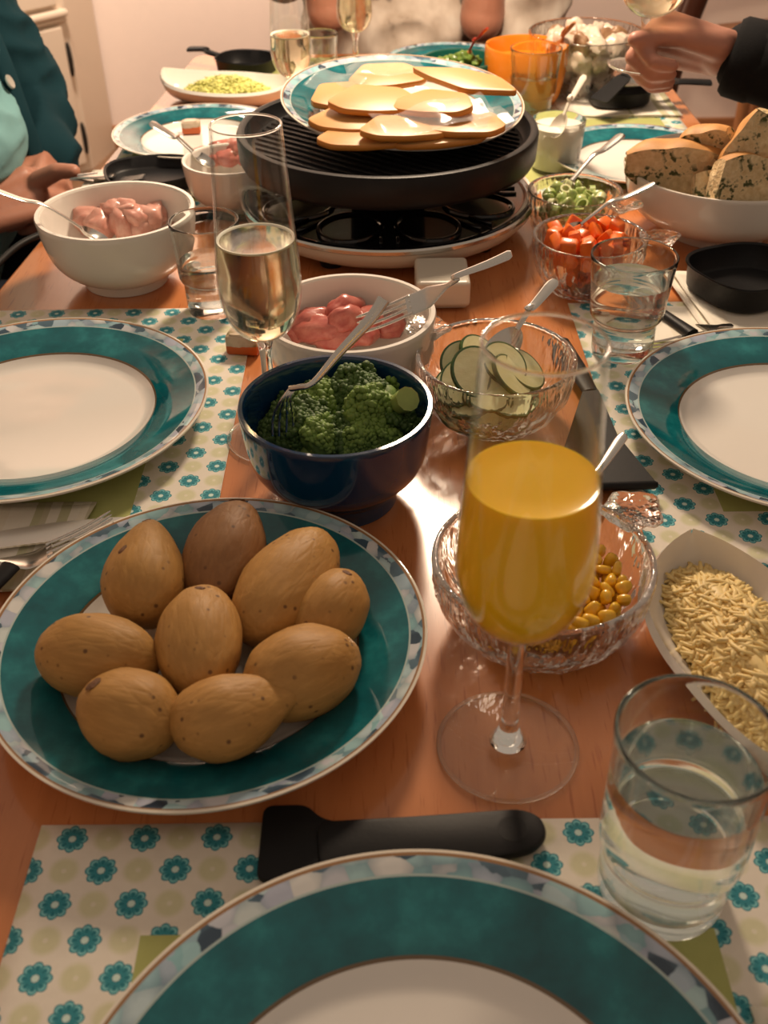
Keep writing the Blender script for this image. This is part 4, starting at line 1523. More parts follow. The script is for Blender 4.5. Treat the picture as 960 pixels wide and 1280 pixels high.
# ------------------------------------------------------------------ cutlery
def spoon(head, end, label, mat='steel', L=None, bw=0.018, roll=0.0, name='spoon', cat='spoon', hmat=None, hw=0.0055):
    L = L or (Vector(end) - Vector(head)).length
    t = thing(name, label, cat)
    t.matrix_world = aim(head, end, roll)
    bl = bw * 2.6
    V, Fc = [], []
    n, m = 24, 6
    for side in (1, -1):
        for j in range(m + 1):
            rr = j / m
            for k in range(n):
                a = 2 * PI * k / n
                V.append((bl / 2 + rr * bl / 2 * math.cos(a), rr * bw * math.sin(a) * (1 - 0.15 * math.cos(a)), -0.0065 * (1 - rr * rr) + side * 0.0005))
    w = (m + 1) * n
    for s in (0, 1):
        for j in range(m):
            for k in range(n):
                k2 = (k + 1) % n
                q = [s * w + j * n + k, s * w + j * n + k2, s * w + (j + 1) * n + k2, s * w + (j + 1) * n + k]
                Fc.append(q if s == 0 else q[::-1])
    for k in range(n):
        k2 = (k + 1) % n
        Fc.append((m * n + k, m * n + k2, w + m * n + k2, w + m * n + k))
    obj('spoon_bowl', (V, Fc), mat, t, angle=1.0)
    hp = smoothpath([(bl - 0.002, 0, 0), (bl + 0.02, 0, 0.004), (L * 0.6, 0, 0.006), (L - 0.03, 0, 0.002), (L, 0, 0)], 6)
    N = len(hp)
    rads = [((hw * 0.62 + hw * 0.75 * max(0, (i / (N - 1) - 0.35) / 0.65) ** 1.2) * (0.55 if i == N - 1 else 1), 0.0013) for i in range(N)]
    obj('handle', tube(hp, rads, 12), hmat or mat, t, angle=1.0)
    return t


def fork(head, end, label, roll=0.0, cat='fork', w=0.012, arc=0.010, mat='steel'):
    L = (Vector(end) - Vector(head)).length
    t = thing('fork', label, cat)
    t.matrix_world = aim(head, end, roll)
    tl = 0.048
    hp = smoothpath([(tl - 0.004, 0, -arc * 0.6), (tl + 0.012, 0, -arc * 0.85), (tl + 0.030, 0, -arc * 0.45), (tl + 0.045, 0, 0.0), (L * 0.65, 0, 0.004), (L - 0.02, 0, 0), (L, 0, -0.001)], 5)
    N = len(hp)

    def width(x):
        if x < tl + 0.016:
            return w
        if x < tl + 0.034:
            return w + (0.0026 - w) * (x - tl - 0.016) / 0.018
        return 0.0024 + 0.0024 * max(0, (x - tl - 0.034) / (L - tl - 0.034))
    rads = [(width(p.x) * (0.6 if i == N - 1 else 1), 0.0011) for i, p in enumerate(hp)]
    obj('handle', tube(hp, rads, 12), mat, t, angle=1.0)
    for k in range(4):
        y = (k - 1.5) * w * 0.56
        tp = smoothpath([(0, y * 0.95, 0.0015), (tl * 0.45, y, -arc * 0.35), (tl, y, -arc * 0.62)], 4)
        obj('tine', tube(tp, [(0.0006, 0.0005)] + [(0.00145, 0.0009)] * (len(tp) - 2) + [(0.0018, 0.001)], 8), mat, t, angle=1.0)
    return t


def knife(tip, end, label, bladeL=0.105, w=0.010, hmat='steel', serr=False, flip=1):
    L = (Vector(end) - Vector(tip)).length
    t = thing('table_knife', label, 'knife')
    t.matrix_world = aim(tip, end)
    edge = []
    n = 46
    for i in range(n + 1):
        x = 0.004 + (bladeL - 0.006) * i / n
        y = -w * min(1, 0.35 + 2.6 * i / n) + (0.0006 if serr and i % 2 else 0)
        edge.append((x, y * flip))
    back = [(bladeL, w * 0.45 * flip), (bladeL * 0.5, w * 0.9 * flip), (bladeL * 0.2, w * 0.75 * flip), (0.0, w * 0.35 * flip)]
    obj('blade', prism(edge + back, -0.0007, 0.0007), 'blade_steel', t, False)
    hp = smoothpath([(bladeL - 0.004, 0, 0), (bladeL + 0.02, 0, 0), (L * 0.8, 0, 0), (L, 0, 0)], 5)
    obj('handle', tube(hp, [(w * 0.55 + w * 0.25 * i / (len(hp) - 1), 0.0034) for i in range(len(hp))], 12), hmat, t)
    return t


knife(at(186, 651, 0.0075), at(-230, 700, 0.0085), 'steel table knife with a serrated blade on the striped napkin', 0.135, 0.0115, serr=True, flip=-1)
fork(at(141, 648, 0.026), at(-180, 745, 0.012), 'large steel fork on the striped napkin with its tines over the potato plate rim', 0.25, w=0.0135, arc=0.014)
knife(at(-60, 790, 0.008) , at(14, 707, 0.014), 'black-handled knife whose dark handle end lies on the striped napkin', 0.02, 0.009, 'black_plastic')
knife(at(800, 372, 0.007), at(866, 416, 0.007), 'dark-handled knife lying behind the middle water tumbler', 0.02, 0.008, 'black_plastic')
fork(at(806, 437, 0.008), at(915, 405, 0.010), 'steel fork lying on the striped napkin behind the plate rim', w=0.011, arc=0.006)
knife(at(178, 213, 0.006), at(108, 220, 0.007), 'steel knife on the napkin by the clasped hands', 0.06, 0.006)
fork(at(180, 222, 0.010), at(118, 223, 0.008), 'steel fork on the napkin by the clasped hands', w=0.008, arc=0.004)

# long server in the navy bowl: handle rises over the rim, then bends at the shoulder
sv = thing('serving_fork', 'silver serving fork standing in the broccoli bowl with its handle over the rim', 'fork', TP(BLUE[0], BLUE[1], 0))
O0 = TP(BLUE[0], BLUE[1], 0)
hp = [at(480, 374, 0.145) - O0, at(462, 400, 0.133) - O0, at(425, 440, 0.115) - O0, at(392, 478, 0.098) - O0, at(374, 484, 0.094) - O0, at(362, 486, 0.091) - O0]
hp = smoothpath(hp, 6)
obj('handle', tube(hp, [(0.0048 - 0.0026 * min(1, i / (len(hp) * 0.6)), 0.0013) for i in range(len(hp))], 12, (0.3, -0.9, 0.5)), 'steel', sv, angle=1)
for k, (u0, u1) in enumerate(((362, 341), (365, 349), (368, 358), (371, 366))):
    tp = smoothpath([hp[-1] + Vector((0.0015 * k, 0, 0)), at(u0 - 8, 497, 0.085) - O0, at(u1 + 1, 520, 0.070) - O0, at(u1, 545, 0.056) - O0], 4)
    obj('tine', tube(tp, 0.0011, 8), 'steel', sv)

fork(at(448, 408, 0.060), at(639, 316, 0.128), 'steel fork resting in the bowl of red meat', 0.5, w=0.0105, arc=0.006)
spoon(at(136, 300, 0.048), at(-14, 234, 0.115), 'steel spoon leaning in the chicken bowl with its handle toward the lap', hw=0.0055, bw=0.012)
spoon(at(268, 208, 0.044), at(188, 153, 0.090), 'steel spoon with a reddish reflection in the small bowl of pink meat', hw=0.007, bw=0.012)
spoon(at(650, 745, 0.030), at(780, 543, 0.066), 'steel spoon in the sweetcorn bowl with its handle over the black spatula', hw=0.0032, bw=0.012)
spoon(at(612, 455, 0.044), at(694, 350, 0.092), 'steel spoon in the courgette bowl', hw=0.0045, bw=0.015)
spoon(at(690, 300, 0.046), at(818, 229, 0.095), 'dark-looking steel spoon in the carrot bowl', hw=0.0042, bw=0.013)
spoon(at(692, 246, 0.042), at(778, 168, 0.088), 'steel spoon in the spring onion bowl', hw=0.0052, bw=0.012)

# ------------------------------------------------------------------ raclette pans and spatulas


def pan(c, r, label, yaw, H=0.018, hl=0.085, sq=0.75):
    t = thing('raclette_pan', label, 'pan', c, (0, 0, yaw))
    n = 64

    def ring(k, z):
        o = []
        for i in range(n):
            a = 2 * PI * i / n
            ex = 2 / 2.7
            x = math.copysign(abs(math.cos(a)) ** ex, math.cos(a)) * k
            y = math.copysign(abs(math.sin(a)) ** ex, math.sin(a)) * k * (1 - 0.18 * (x / k * 0.5 + 0.5))
            o.append((x, y, z))
        return o
    rows = [ring(r * 0.90, 0), ring(r * 0.95, 0.003), ring(r * 0.99, H - 0.002), ring(r * 1.03, H), ring(r * 1.02, H + 0.0014), ring(r * 0.97, H), ring(r * 0.93, 0.0045), ring(r * 0.87, 0.002)]
    V = [p for q in rows for p in q]
    Fc = [(j * n + i, j * n + (i + 1) % n, (j + 1) * n + (i + 1) % n, (j + 1) * n + i) for j in range(len(rows) - 1) for i in range(n)]
    Fc += [tuple(range(n))[::-1], tuple((len(rows) - 1) * n + i for i in range(n))]
    obj('pan_dish', (V, Fc), 'black_coat', t, angle=0.9)
    hp = smoothpath([(r * 0.98, 0, H - 0.002), (r + 0.02, 0, H + 0.002), (r + hl * 0.5, 0, H + 0.006), (r + hl, 0, H + 0.004)], 5)
    N = len(hp)
    obj('handle', tube(hp, [(0.006 + 0.005 * i / (N - 1), 0.0038) for i in range(N)], 12), 'black_plastic', t)
    return t


q = at(930, 362, 0.010)
pan((q.x, q.y, T + 0.0095), 0.054, 'black raclette pan on the curling striped napkin by the bread bowl', 0.45, 0.026)
q = at(773, 123, 0.010)
p1 = pan((q.x, q.y, T + 0.0065), 0.046, 'black raclette pan at the far side holding a steel scoop and a dark spatula', 0.0, 0.020)
q = at(308, 82, 0.010)
pan((q.x, q.y, T + 0.001), 0.048, 'black raclette pan by the pale dish with a block-shaped handle', 2.75, 0.022, 0.055)
q = at(192, 228, 0.006)
pan((q.x, q.y, T + 0.006), 0.056, 'black raclette pan half hidden behind the chicken bowl', 0.3, 0.016, 0.05)

# scoop lying over the far pan, and the grey spatula standing in it
sc = spoon(at(762, 102, 0.040), at(849, 101, 0.045), 'shiny steel scoop with a black handle lying across the far pan', bw=0.024, hmat='black_plastic', hw=0.011, name='cheese_scoop')
st = thing('raclette_spatula', 'dark grey spatula leaning in the far pan beside the scoop', 'spatula')
st.matrix_world = aim(at(748, 126, 0.030), at(783, 94, 0.055))
obj('blade', prism(rounded([(0, -0.016), (0.05, -0.013), (0.06, -0.008), (0.06, 0.008), (0.05, 0.013), (0, 0.016)], 0.004), -0.001, 0.001), 'black_plastic', st, False)
obj('handle', tube([(0.055, 0, 0), (0.09, 0, 0.001), (0.105, 0, 0.001)], [(0.009, 0.003), (0.011, 0.003), (0.006, 0.002)], 12), 'black_plastic', st)

# spatula by the courgettes: a wedge with a raised thick edge
ts = thing('raclette_spatula', 'black spatula with a wide thick edge lying behind the orange juice flute', 'spatula', at(745, 575, 0.012))
o0 = at(745, 575, 0.012)
pl = [at(u, v, 0.012) - o0 for u, v in ((822, 606), (690, 610), (705, 560), (728, 490), (748, 488), (772, 545))]
pl = [(p.x, p.y) for p in pl]
obj('blade', prism(pl, -0.001, 0.001, 0.0004), 'black_plastic', ts, False)
e0, e1 = Vector((*pl[0], 0)), Vector((*pl[1], 0))
obj('scraper_edge', tube([e0, e0 * 0.97 + e1 * 0.03, e1], [(0.0015, 0.0022), (0.003, 0.0034), (0.003, 0.0034)], 12), 'black_plastic', ts)
h0, h1 = at(738, 490, 0.010) - o0, at(700, 425, 0.008) - o0
obj('handle', tube([h0, (h0 + h1) / 2, h1], [(0.007, 0.003), (0.009, 0.003), (0.008, 0.0025)], 12), 'black_plastic', ts)

# spatula in front of the potato plate
tf = thing('raclette_spatula', 'black spatula with a long rounded handle between the potato plate and the nearest plate', 'spatula', at(500, 1045, 0.006))
o0 = at(500, 1045, 0.0012)
pl = [at(u, v, 0.004) - o0 for u, v in ((322, 1094), (331, 1005), (385, 1004), (402, 1021), (430, 1026), (425, 1078), (398, 1088), (340, 1100))]
obj('blade', prism(rounded([(p.x, p.y) for p in pl], 0.006), -0.0022, 0.0016, 0.0006), 'black_plastic', tf, False)
pl = [at(u, v, 0.008) - o0 for u, v in ((395, 1022), (520, 1015), (650, 1006), (676, 1016), (684, 1038), (668, 1056), (630, 1066), (520, 1075), (400, 1084))]
hd = obj('handle', prism(rounded([(p.x, p.y) for p in pl], 0.008), -0.0022, 0.0046, 0.0022), 'black_plastic', tf, angle=0.5)
q = at(640, 1030, 0.010) - o0
obj('thumb_dimple', xf(lathe([(0, 0.00012), (0.0076, 0.00012), (0.0080, -0.001), (0, -0.001)], 36), Matrix.Translation((q.x, q.y, 0.0046))), 'black_plastic', hd, False)

# ------------------------------------------------------------------ the far end: cups, jar, salad
q = at(575, 80, 0.05)
GB = (q.x, q.y)
bowl('salad_bowl', GB, 0.057, 0.056, 0.034, 'green_glaze', 'small dark green bowl of herbs with a red-handled spoon', th=0.0045)
hp_ = [obj('herb_sprig', blob(.016, .012, .010, 3 + k, 0.6, 2.4, 3), 'herb', angle=None) for k in range(2)]
heap(hp_, GB, [(at(572, 76, 0.052), (0, 0, 0)), (at(582, 72, 0.058), (.4, .2, 1)), (at(590, 80, 0.048), (.1, .6, 2)), (at(560, 78, 0.048), (.6, .1, 3)), (at(575, 84, 0.046), (0, .3, 1))], 'leafy green herb sprig in the small dark green bowl', 'herb', 'herbs in the green bowl')
spoon(at(574, 80, 0.046), at(609, 35, 0.105), 'wooden spoon with a red handle tip in the small green bowl', 'spoon_wood', bw=0.012, hmat='red_handle', hw=0.004)
q = at(658, 62, 0.075)
OC = (q.x, q.y)
o = thing('orange_cup', 'wide orange ceramic cup with a wooden spoon at the far end', 'cup', TP(OC[0], OC[1], 0.0008))
obj('cup_body', lathe([(0, 0.002), (0.042, 0.0), (0.046, 0.002), (0.052, 0.012), (0.0585, 0.04), (0.0600, 0.078), (0.0590, 0.0815), (0.0565, 0.0815), (0.0550, 0.078), (0.0535, 0.04), (0.047, 0.012), (0, 0.007)], 64), 'orange_glaze', o, angle=0.9)
obj('sauce', lathe([(0, 0.060), (0.0545, 0.060), (0.054, 0.058), (0, 0.058)], 48), 'orange_glaze', o)
spoon(at(690, 66, 0.066), at(718, 28, 0.115), 'wooden spoon standing in the orange cup', 'spoon_wood', bw=0.012, hw=0.004)
q = at(650, 138)
jr = thing('glass_jar', 'small glass jar with a shiny pale lid beside the cheese plate', 'jar', (q.x, q.y, T + 0.0005))
obj('jar_body', lathe([(0, 0), (0.022, 0), (0.0245, 0.003), (0.025, 0.04), (0.0235, 0.047), (0.0235, 0.052), (0.0215, 0.052), (0.0215, 0.046), (0.023, 0.04), (0.0225, 0.005), (0, 0.004)], 48), 'tumbler', jr, angle=0.5)
obj('contents', lathe([(0, 0.0045), (0.0222, 0.0045), (0.0228, 0.036), (0, 0.037)], 40), 'cream_dip', jr)
obj('lid', lathe([(0, 0.0565), (0.020, 0.0575), (0.0255, 0.0565), (0.0270, 0.054), (0.0270, 0.0495), (0.0245, 0.0490), (0.0240, 0.0522), (0, 0.0525)], 48), 'pressed', jr, angle=0.5)
q = at(693, 212)
dc = thing('dip_cup', 'clear glass cup of white dip beside the black grill', 'cup', (q.x, q.y, T + 0.0005))
obj('glass', lathe([(0, 0), (0.026, 0), (0.029, 0.003), (0.0335, 0.062), (0.0332, 0.0628), (0.0325, 0.063), (0.0318, 0.0628), (0.0315, 0.062), (0.0272, 0.006), (0, 0.005)], 56), 'tumbler', dc, angle=0.5)
obj('dip', lathe([(0, 0.0052), (0.0270, 0.0052), (0.0311, 0.055), (0.02, 0.0565), (0, 0.058)], 48), 'cream_dip', dc)
spoon(at(690, 172, 0.050), at(731, 94, 0.115), 'pale plastic spoon standing in the white dip', 'cream_dip', bw=0.012, hw=0.004)

SB = at(733, 52, 0.075)
sb = thing('salad_bowl', 'large clear glass bowl of white and brown salad by the orange cup', 'bowl', (SB.x, SB.y, T + 0.0006))
pr = sp2([(0, 0.003), (0.040, 0.001), (0.045, 0.0), (0.062, 0.014), (0.078, 0.045), (0.0855, 0.088)], 5)
g, inn = shell(pr, 0.003)
obj('bowl_wall', g, 'pressed', sb, angle=0.6)
mp = [obj('salad_chunk', blob(.019, .016, .011, 21 + k, .5, 1.6, 3), 'mozz', angle=None) for k in range(3)] + [obj('salad_chunk', blob(.018, .014, .007, 25, .5, 1.6, 3), 'mush', angle=None)]
heap(mp, (SB.x, SB.y), fill((SB.x, SB.y), 0.036, 0.062, 0.018, 0.086, 0.0245, 8, 0.15), ['white chunk of salad in the large clear glass bowl'] * 3 + ['brown slice of salad among white chunks in the large clear glass bowl'], 'salad', 'salad chunks in the glass bowl')
cl = at(444, 82, 0.02)
gd = thing('glass_dish', 'shallow clear glass dish behind the plate of cheese', 'dish', (cl.x, cl.y, T + 0.0016))
g, inn = shell(sp2([(0, 0.002), (0.03, 0.0), (0.046, 0.004), (0.060, 0.018)], 5), 0.0025)
obj('dish_body', g, 'tumbler', gd, angle=0.6)

# ------------------------------------------------------------------ small wrapped portions


def packet(loc, rz, label, s=1.0):
    t = thing('small_packet', label, 'packet', loc, (0, 0, rz))
    obj('body', xf(box(0.030 * s, 0.020 * s, 0.019 * s, (0, 0, 0.0095 * s), 0.003 * s, 2), Matrix.Identity(4)), 'packet', t)
    obj('folded_flap', prism(rounded([(-0.011 * s, -0.008 * s), (0.011 * s, -0.008 * s), (0.009 * s, 0.007 * s), (-0.009 * s, 0.007 * s)], 0.002), 0.0188 * s, 0.0202 * s), 'packet', t, False)
    return t


q = at(306, 440)
packet((q.x, q.y, T + 0.0012), -0.15, 'small printed packet with an orange base beside the flute of sparkling wine')
q = at(240, 166, 0.006)
packet((q.x, q.y, T + 0.0062), 0.1, 'small packet with an orange base standing in the well of a far plate', 0.85)


# ------------------------------------------------------------------ people: capsules grown together into one continuous surface
def capsule(p, q, ra, rb, n=14, m=5):
    p, q = Vector(p), Vector(q)
    d = q - p
    L = d.length
    d = d.normalized() if L > 1e-6 else Vector((0, 0, 1))
    pr = [(ra * math.sin(PI / 2 * k / m), -ra * math.cos(PI / 2 * k / m)) for k in range(m + 1)] + [(rb * math.cos(PI / 2 * k / m), L + rb * math.sin(PI / 2 * k / m)) for k in range(m + 1)]
    pr[0], pr[-1] = (0, -ra), (0, L + rb)
    mm = d.to_track_quat('Z', 'Y').to_matrix().to_4x4()
    mm.translation = p
    return xf(lathe(pr, n), mm)


def ell(c, r, rot=None, sub=3):
    m = Matrix.Translation(Vector(c)) @ (rot or Matrix.Identity(4)) @ Matrix.Diagonal((*r, 1))
    return xf(ICO[sub], m)


def grown(name, shapes, voxel, mat, parent, smooth_it=6, fold=0.0, ff=14, seed=0, fine=0.0):
    V, Fc = join(*shapes)
    me = bpy.data.meshes.new(name)
    me.from_pydata([tuple(v) for v in V], [], Fc)
    tmp = bpy.data.objects.new('tmp', me)
    COL.objects.link(tmp)
    r = tmp.modifiers.new('r', 'REMESH')
    r.mode = 'VOXEL'
    r.voxel_size = voxel
    s = tmp.modifiers.new('s', 'SMOOTH')
    s.factor = 0.5
    s.iterations = smooth_it
    dg = bpy.context.evaluated_depsgraph_get()
    me2 = bpy.data.meshes.new_from_object(tmp.evaluated_get(dg))
    bpy.data.objects.remove(tmp)
    me2.name = name
    if fold:
        o = Vector((seed, seed * 2.1, 0))
        nor = [v.normal.copy() for v in me2.vertices]
        for v, nn in zip(me2.vertices, nor):
            q = v.co
            a = noise.noise(Vector((q.x * ff, q.y * ff, q.z * ff * 1.6)) + o)
            v.co = q + nn * (fold * (1 - abs(a) * 2.2))
    me2.polygons.foreach_set('use_smooth', [True] * len(me2.polygons))
    me2.materials.clear()
    me2.materials.append(MT[mat])
    ob = bpy.data.objects.new(name, me2)
    link(ob, parent)
    return ob


def hand(w, d, n, s, curl=(0.5, 0.5, 0.5, 0.5), spread=0.08, thumb=(0.6, 0.5), sc=1.0, tcurl=0.3, tout=0.7):
    """w wrist, d towards the knuckles, n out of the back of the hand, s towards the thumb side"""
    w, d, n, s = Vector(w), Vector(d).normalized(), Vector(n), Vector(s)
    n = (n - d * n.dot(d)).normalized()
    s = (s - d * s.dot(d) - n * s.dot(n)).normalized()
    out = []
    L = [0.088, 0.092, 0.088, 0.080]
    fl = [(0.042, 0.026, 0.021), (0.046, 0.029, 0.022), (0.042, 0.027, 0.021), (0.033, 0.021, 0.018)]
    for k in range(4):
        off = (1.5 - k) * 0.0195 * sc
        kn = w + d * L[k] * sc + s * off + n * (0.003 - 0.002 * abs(k - 1.3)) * sc
        out.append(capsule(w + s * off * 0.55 + d * 0.008, kn, 0.0155 * sc, 0.0118 * sc))
        p, ang = kn, 0.0
        dd = (d + s * (1.5 - k) * spread).normalized()
        r = (0.0098 if k < 3 else 0.0086) * sc
        for j, l in enumerate(fl[k]):
            ang += curl[k] * (1.0, 1.15, 0.75)[j]
            q = p + (dd * math.cos(ang) - n * math.sin(ang)) * l * sc
            out.append(capsule(p, q, r, r * 0.92))
            p = q
            r *= 0.92
    b = w + d * 0.020 * sc + s * 0.020 * sc - n * 0.006 * sc
    td = (d * math.cos(tout) + s * math.sin(tout) - n * 0.25).normalized()
    m1 = b + td * 0.042 * sc
    out.append(capsule(b, m1, 0.0175 * sc, 0.0125 * sc))
    t2 = (td * math.cos(tcurl) + (d * 0.6 - n * 0.8).normalized() * math.sin(tcurl)).normalized()
    m2 = m1 + t2 * 0.034 * sc
    out.append(capsule(m1, m2, 0.0115 * sc, 0.0105 * sc))
    t3 = (t2 * math.cos(tcurl) + (d * 0.5 - n * 0.9).normalized() * math.sin(tcurl)).normalized()
    m3 = m2 + t3 * 0.026 * sc
    out.append(capsule(m2, m3, 0.0105 * sc, 0.0088 * sc))
    return out


def head_shapes(c, f, sc=1.0):
    """c centre of the head, f the horizontal way the face looks"""
    c, f = Vector(c), Vector((f[0], f[1], 0)).normalized()
    s = Vector((-f.y, f.x, 0))
    R = Matrix((f, s, Vector((0, 0, 1)))).transposed().to_4x4()
    E = lambda x, y, z, r: ell(c + f * x + s * y + Vector((0, 0, z)), r, R)
    return [E(-0.008, 0, 0.028, (0.095, 0.076, 0.088)), E(0.030, 0, -0.040, (0.060, 0.056, 0.070)), E(0.052, 0, -0.085, (0.032, 0.034, 0.026)), E(0.088, 0, -0.020, (0.016, 0.013, 0.022)), E(0.094, 0, -0.030, (0.014, 0.016, 0.011)),
            E(0.080, 0, -0.060, (0.012, 0.024, 0.007)), E(0.079, 0, -0.070, (0.012, 0.021, 0.007)), E(0.0, 0.078, -0.012, (0.020, 0.010, 0.032)), E(0.0, -0.078, -0.012, (0.020, 0.010, 0.032)),
            E(0.072, 0.030, 0.018, (0.016, 0.026, 0.008)), E(0.072, -0.030, 0.018, (0.016, 0.026, 0.008))]


def face_bits(p, c, f, hair, long=0.0):
    c, f = Vector(c), Vector((f[0], f[1], 0)).normalized()
    s = Vector((-f.y, f.x, 0))
    R = Matrix((f, s, Vector((0, 0, 1)))).transposed().to_4x4()
    for k in (-1, 1):
        e = obj('eye', ell(c + f * 0.076 + s * 0.031 * k + Vector((0, 0, 0.0)), (0.012, 0.013, 0.011), R, 2), 'eye', p)
        obj('pupil', ell(c + f * 0.0865 + s * 0.031 * k + Vector((0, 0, 0.0)), (0.003, 0.005, 0.005), R, 2), 'iron', e)
    hs = [ell(c + f * -0.020 + Vector((0, 0, 0.046)), (0.098, 0.084, 0.086), R), ell(c + f * -0.045 + Vector((0, 0, -0.02 - long)), (0.066, 0.080, 0.075 + long), R)]
    grown('hair', hs, 0.006, hair, p, 4, 0.004, 40, 3)


# ---- the person in the teal cardigan
P1 = thing('person', 'person in a dark teal cardigan and aqua top with hands clasped at the table edge', 'person', (-0.70, 1.43, 0.0))
B = Vector((-0.70, 1.43, 0.0))


def rel(x, y, h):
    return Vector((x, y, T + h)) - B


def rl1(x, y, h):
    return rel(x + P1X, y + 0.19, h)


P1X = 0.02


pel, chest, neck = rl1(-0.72, 1.22, -0.20), rl1(-0.66, 1.22, 0.16), rl1(-0.67, 1.22, 0.34)
shL, elL, wrL = rl1(-0.64, 1.40, 0.25), rl1(-0.545, 1.425, 0.00), rl1(-0.490, 1.300, -0.045)
shR, elR, wrR = rl1(-0.66, 1.03, 0.25), rl1(-0.640, 1.000, -0.01), rl1(-0.555, 1.135, -0.060)
hc = rl1(-0.64, 1.22, 0.52)
sh = [ell((pel + chest) / 2, (0.125, 0.165, 0.24)), ell(chest, (0.11, 0.17, 0.16)), ell(pel, (0.14, 0.19, 0.12)), capsule(chest, neck, 0.07, 0.055), capsule(neck, hc, 0.052, 0.05),
      capsule(chest + Vector((0, 0.06, 0.08)), shL, 0.06, 0.055), capsule(chest + Vector((0, -0.06, 0.08)), shR, 0.06, 0.055)]
for a, b, c in ((shL, elL, wrL), (shR, elR, wrR)):
    sh += [capsule(a, b, 0.045, 0.037), capsule(b, c, 0.036, 0.026)]
hl = rl1(-0.402, 1.250, 0.018)
sh += hand(wrL, (0.25, -1.0, -0.15), (0.80, 0.2, 0.55), (-0.5, 0, 0.9), (0.7, 0.75, 0.8, 0.85), 0.04, sc=0.98, tcurl=0.2, tout=0.4)
sh += hand(wrR, (0.80, 0.55, 0.18), (0.15, -0.62, 0.78), (-0.4, 0.7, 0.5), (0.55, 0.6, 0.65, 0.7), 0.04, sc=1.0, tcurl=0.15, tout=0.35)
for y in (1.13, 1.31):
    hip, kn, an = rl1(-0.70, y, -0.24), rl1(-0.28, y + (0.02 if y > 1.2 else -0.03), -0.24), rl1(-0.30, y, -0.66)
    sh += [capsule(hip, kn, 0.085, 0.058), capsule(kn, an, 0.055, 0.036), capsule(an + Vector((0, 0, -0.05)), an + Vector((0.14, 0, -0.06)), 0.030, 0.026)]
sh += [capsule(aty(48, 226, 1.375) - B, aty(72, 214, 1.365) - B, 0.0135, 0.0115), capsule(aty(72, 214, 1.365) - B, aty(92, 214, 1.36) - B, 0.0112, 0.0095)]
sh += head_shapes(hc, (1, -0.1))
grown('body', sh, 0.0034, 'skin', P1, 3)
face_bits(P1, hc, (1, -0.1), 'hair_grey', 0.02)
ss = [ell((pel + chest) / 2 + Vector((0.02, -0.02, -0.02)), (0.140, 0.160, 0.20)), ell(chest + Vector((0.02, -0.02, 0.02)), (0.110, 0.15, 0.14)), ell(pel + Vector((0.02, -0.02, 0.10)), (0.145, 0.18, 0.13)), ell(rl1(-0.622, 1.22, 0.02), (0.120, 0.14, 0.090)),
      ell(rl1(-0.630, 1.21, 0.12), (0.115, 0.14, 0.110))]
grown('shirt', ss, 0.006, 'aqua', P1, 3, 0.009, 15, 3)
cs = [ell((pel + chest) / 2 + Vector((-0.035, 0, 0)), (0.150, 0.205, 0.29)), ell(chest + Vector((-0.03, 0, 0.03)), (0.125, 0.205, 0.17)),
      capsule(rl1(-0.585, 1.355, -0.16), rl1(-0.585, 1.350, 0.06), 0.040, 0.040), capsule(rl1(-0.585, 1.350, 0.06), rl1(-0.63, 1.33, 0.28), 0.040, 0.045),
      capsule(rl1(-0.59, 1.06, -0.16), rl1(-0.585, 1.07, 0.10), 0.055, 0.058), capsule(rl1(-0.585, 1.07, 0.10), rl1(-0.62, 1.11, 0.28), 0.058, 0.055)]
wl = wrL + (elL - wrL) * 0.10
wr = wrR + (elR - wrR) * 0.16
cs += [capsule(shL, elL, 0.070, 0.058), capsule(elL, wl, 0.057, 0.040), capsule(shR, elR, 0.070, 0.058), capsule(elR, wr, 0.057, 0.040)]
cg = grown('cardigan', cs, 0.006, 'teal_knit', P1, 3, 0.010, 15, 5)
for a, b in ((wrL, elL), (wrR, elR)):
    d = (b - a).normalized()
    obj('cuff', tube([a + d * 0.006, a + d * 0.012, a + d * 0.036, a + d * 0.042], [0.033, 0.0375, 0.0395, 0.036], 24), 'cuff_knit', P1, label='dark ribbed cuff')
pk = [aty(u, v, y) - B for u, v, y in ((-14, 35, 1.49), (3, 75, 1.475), (16, 110, 1.465), (30, 150, 1.455), (44, 190, 1.455), (54, 225, 1.46))]
obj('placket', tube(smoothpath(pk, 6), [(0.013, 0.005)] * 31, 14, (0.75, -0.6, 0.25)), 'teal_knit', cg, label='ribbed front edge of the cardigan')
bt = aty(11, 103, 1.452)
obj('button', xf(lathe([(0, 0), (0.0085, 0), (0.0095, 0.002), (0.0085, 0.0038), (0.005, 0.003), (0, 0.003)], 20), Matrix.Translation(bt - B) @ Matrix.Rotation(1.2, 4, 'Y')), 'button', cg, label='round pale button')
js = []
for y in (1.13, 1.31):
    hip, kn, an = rl1(-0.70, y, -0.24), rl1(-0.28, y + (0.02 if y > 1.2 else -0.03), -0.24), rl1(-0.30, y, -0.62)
    js += [capsule(hip, kn, 0.105, 0.072), capsule(kn, an, 0.070, 0.060)]
js.append(ell(pel + Vector((0, 0, -0.04)), (0.15, 0.205, 0.11)))
grown('jeans', js, 0.009, 'jeans', P1, 3, 0.006, 10, 9)

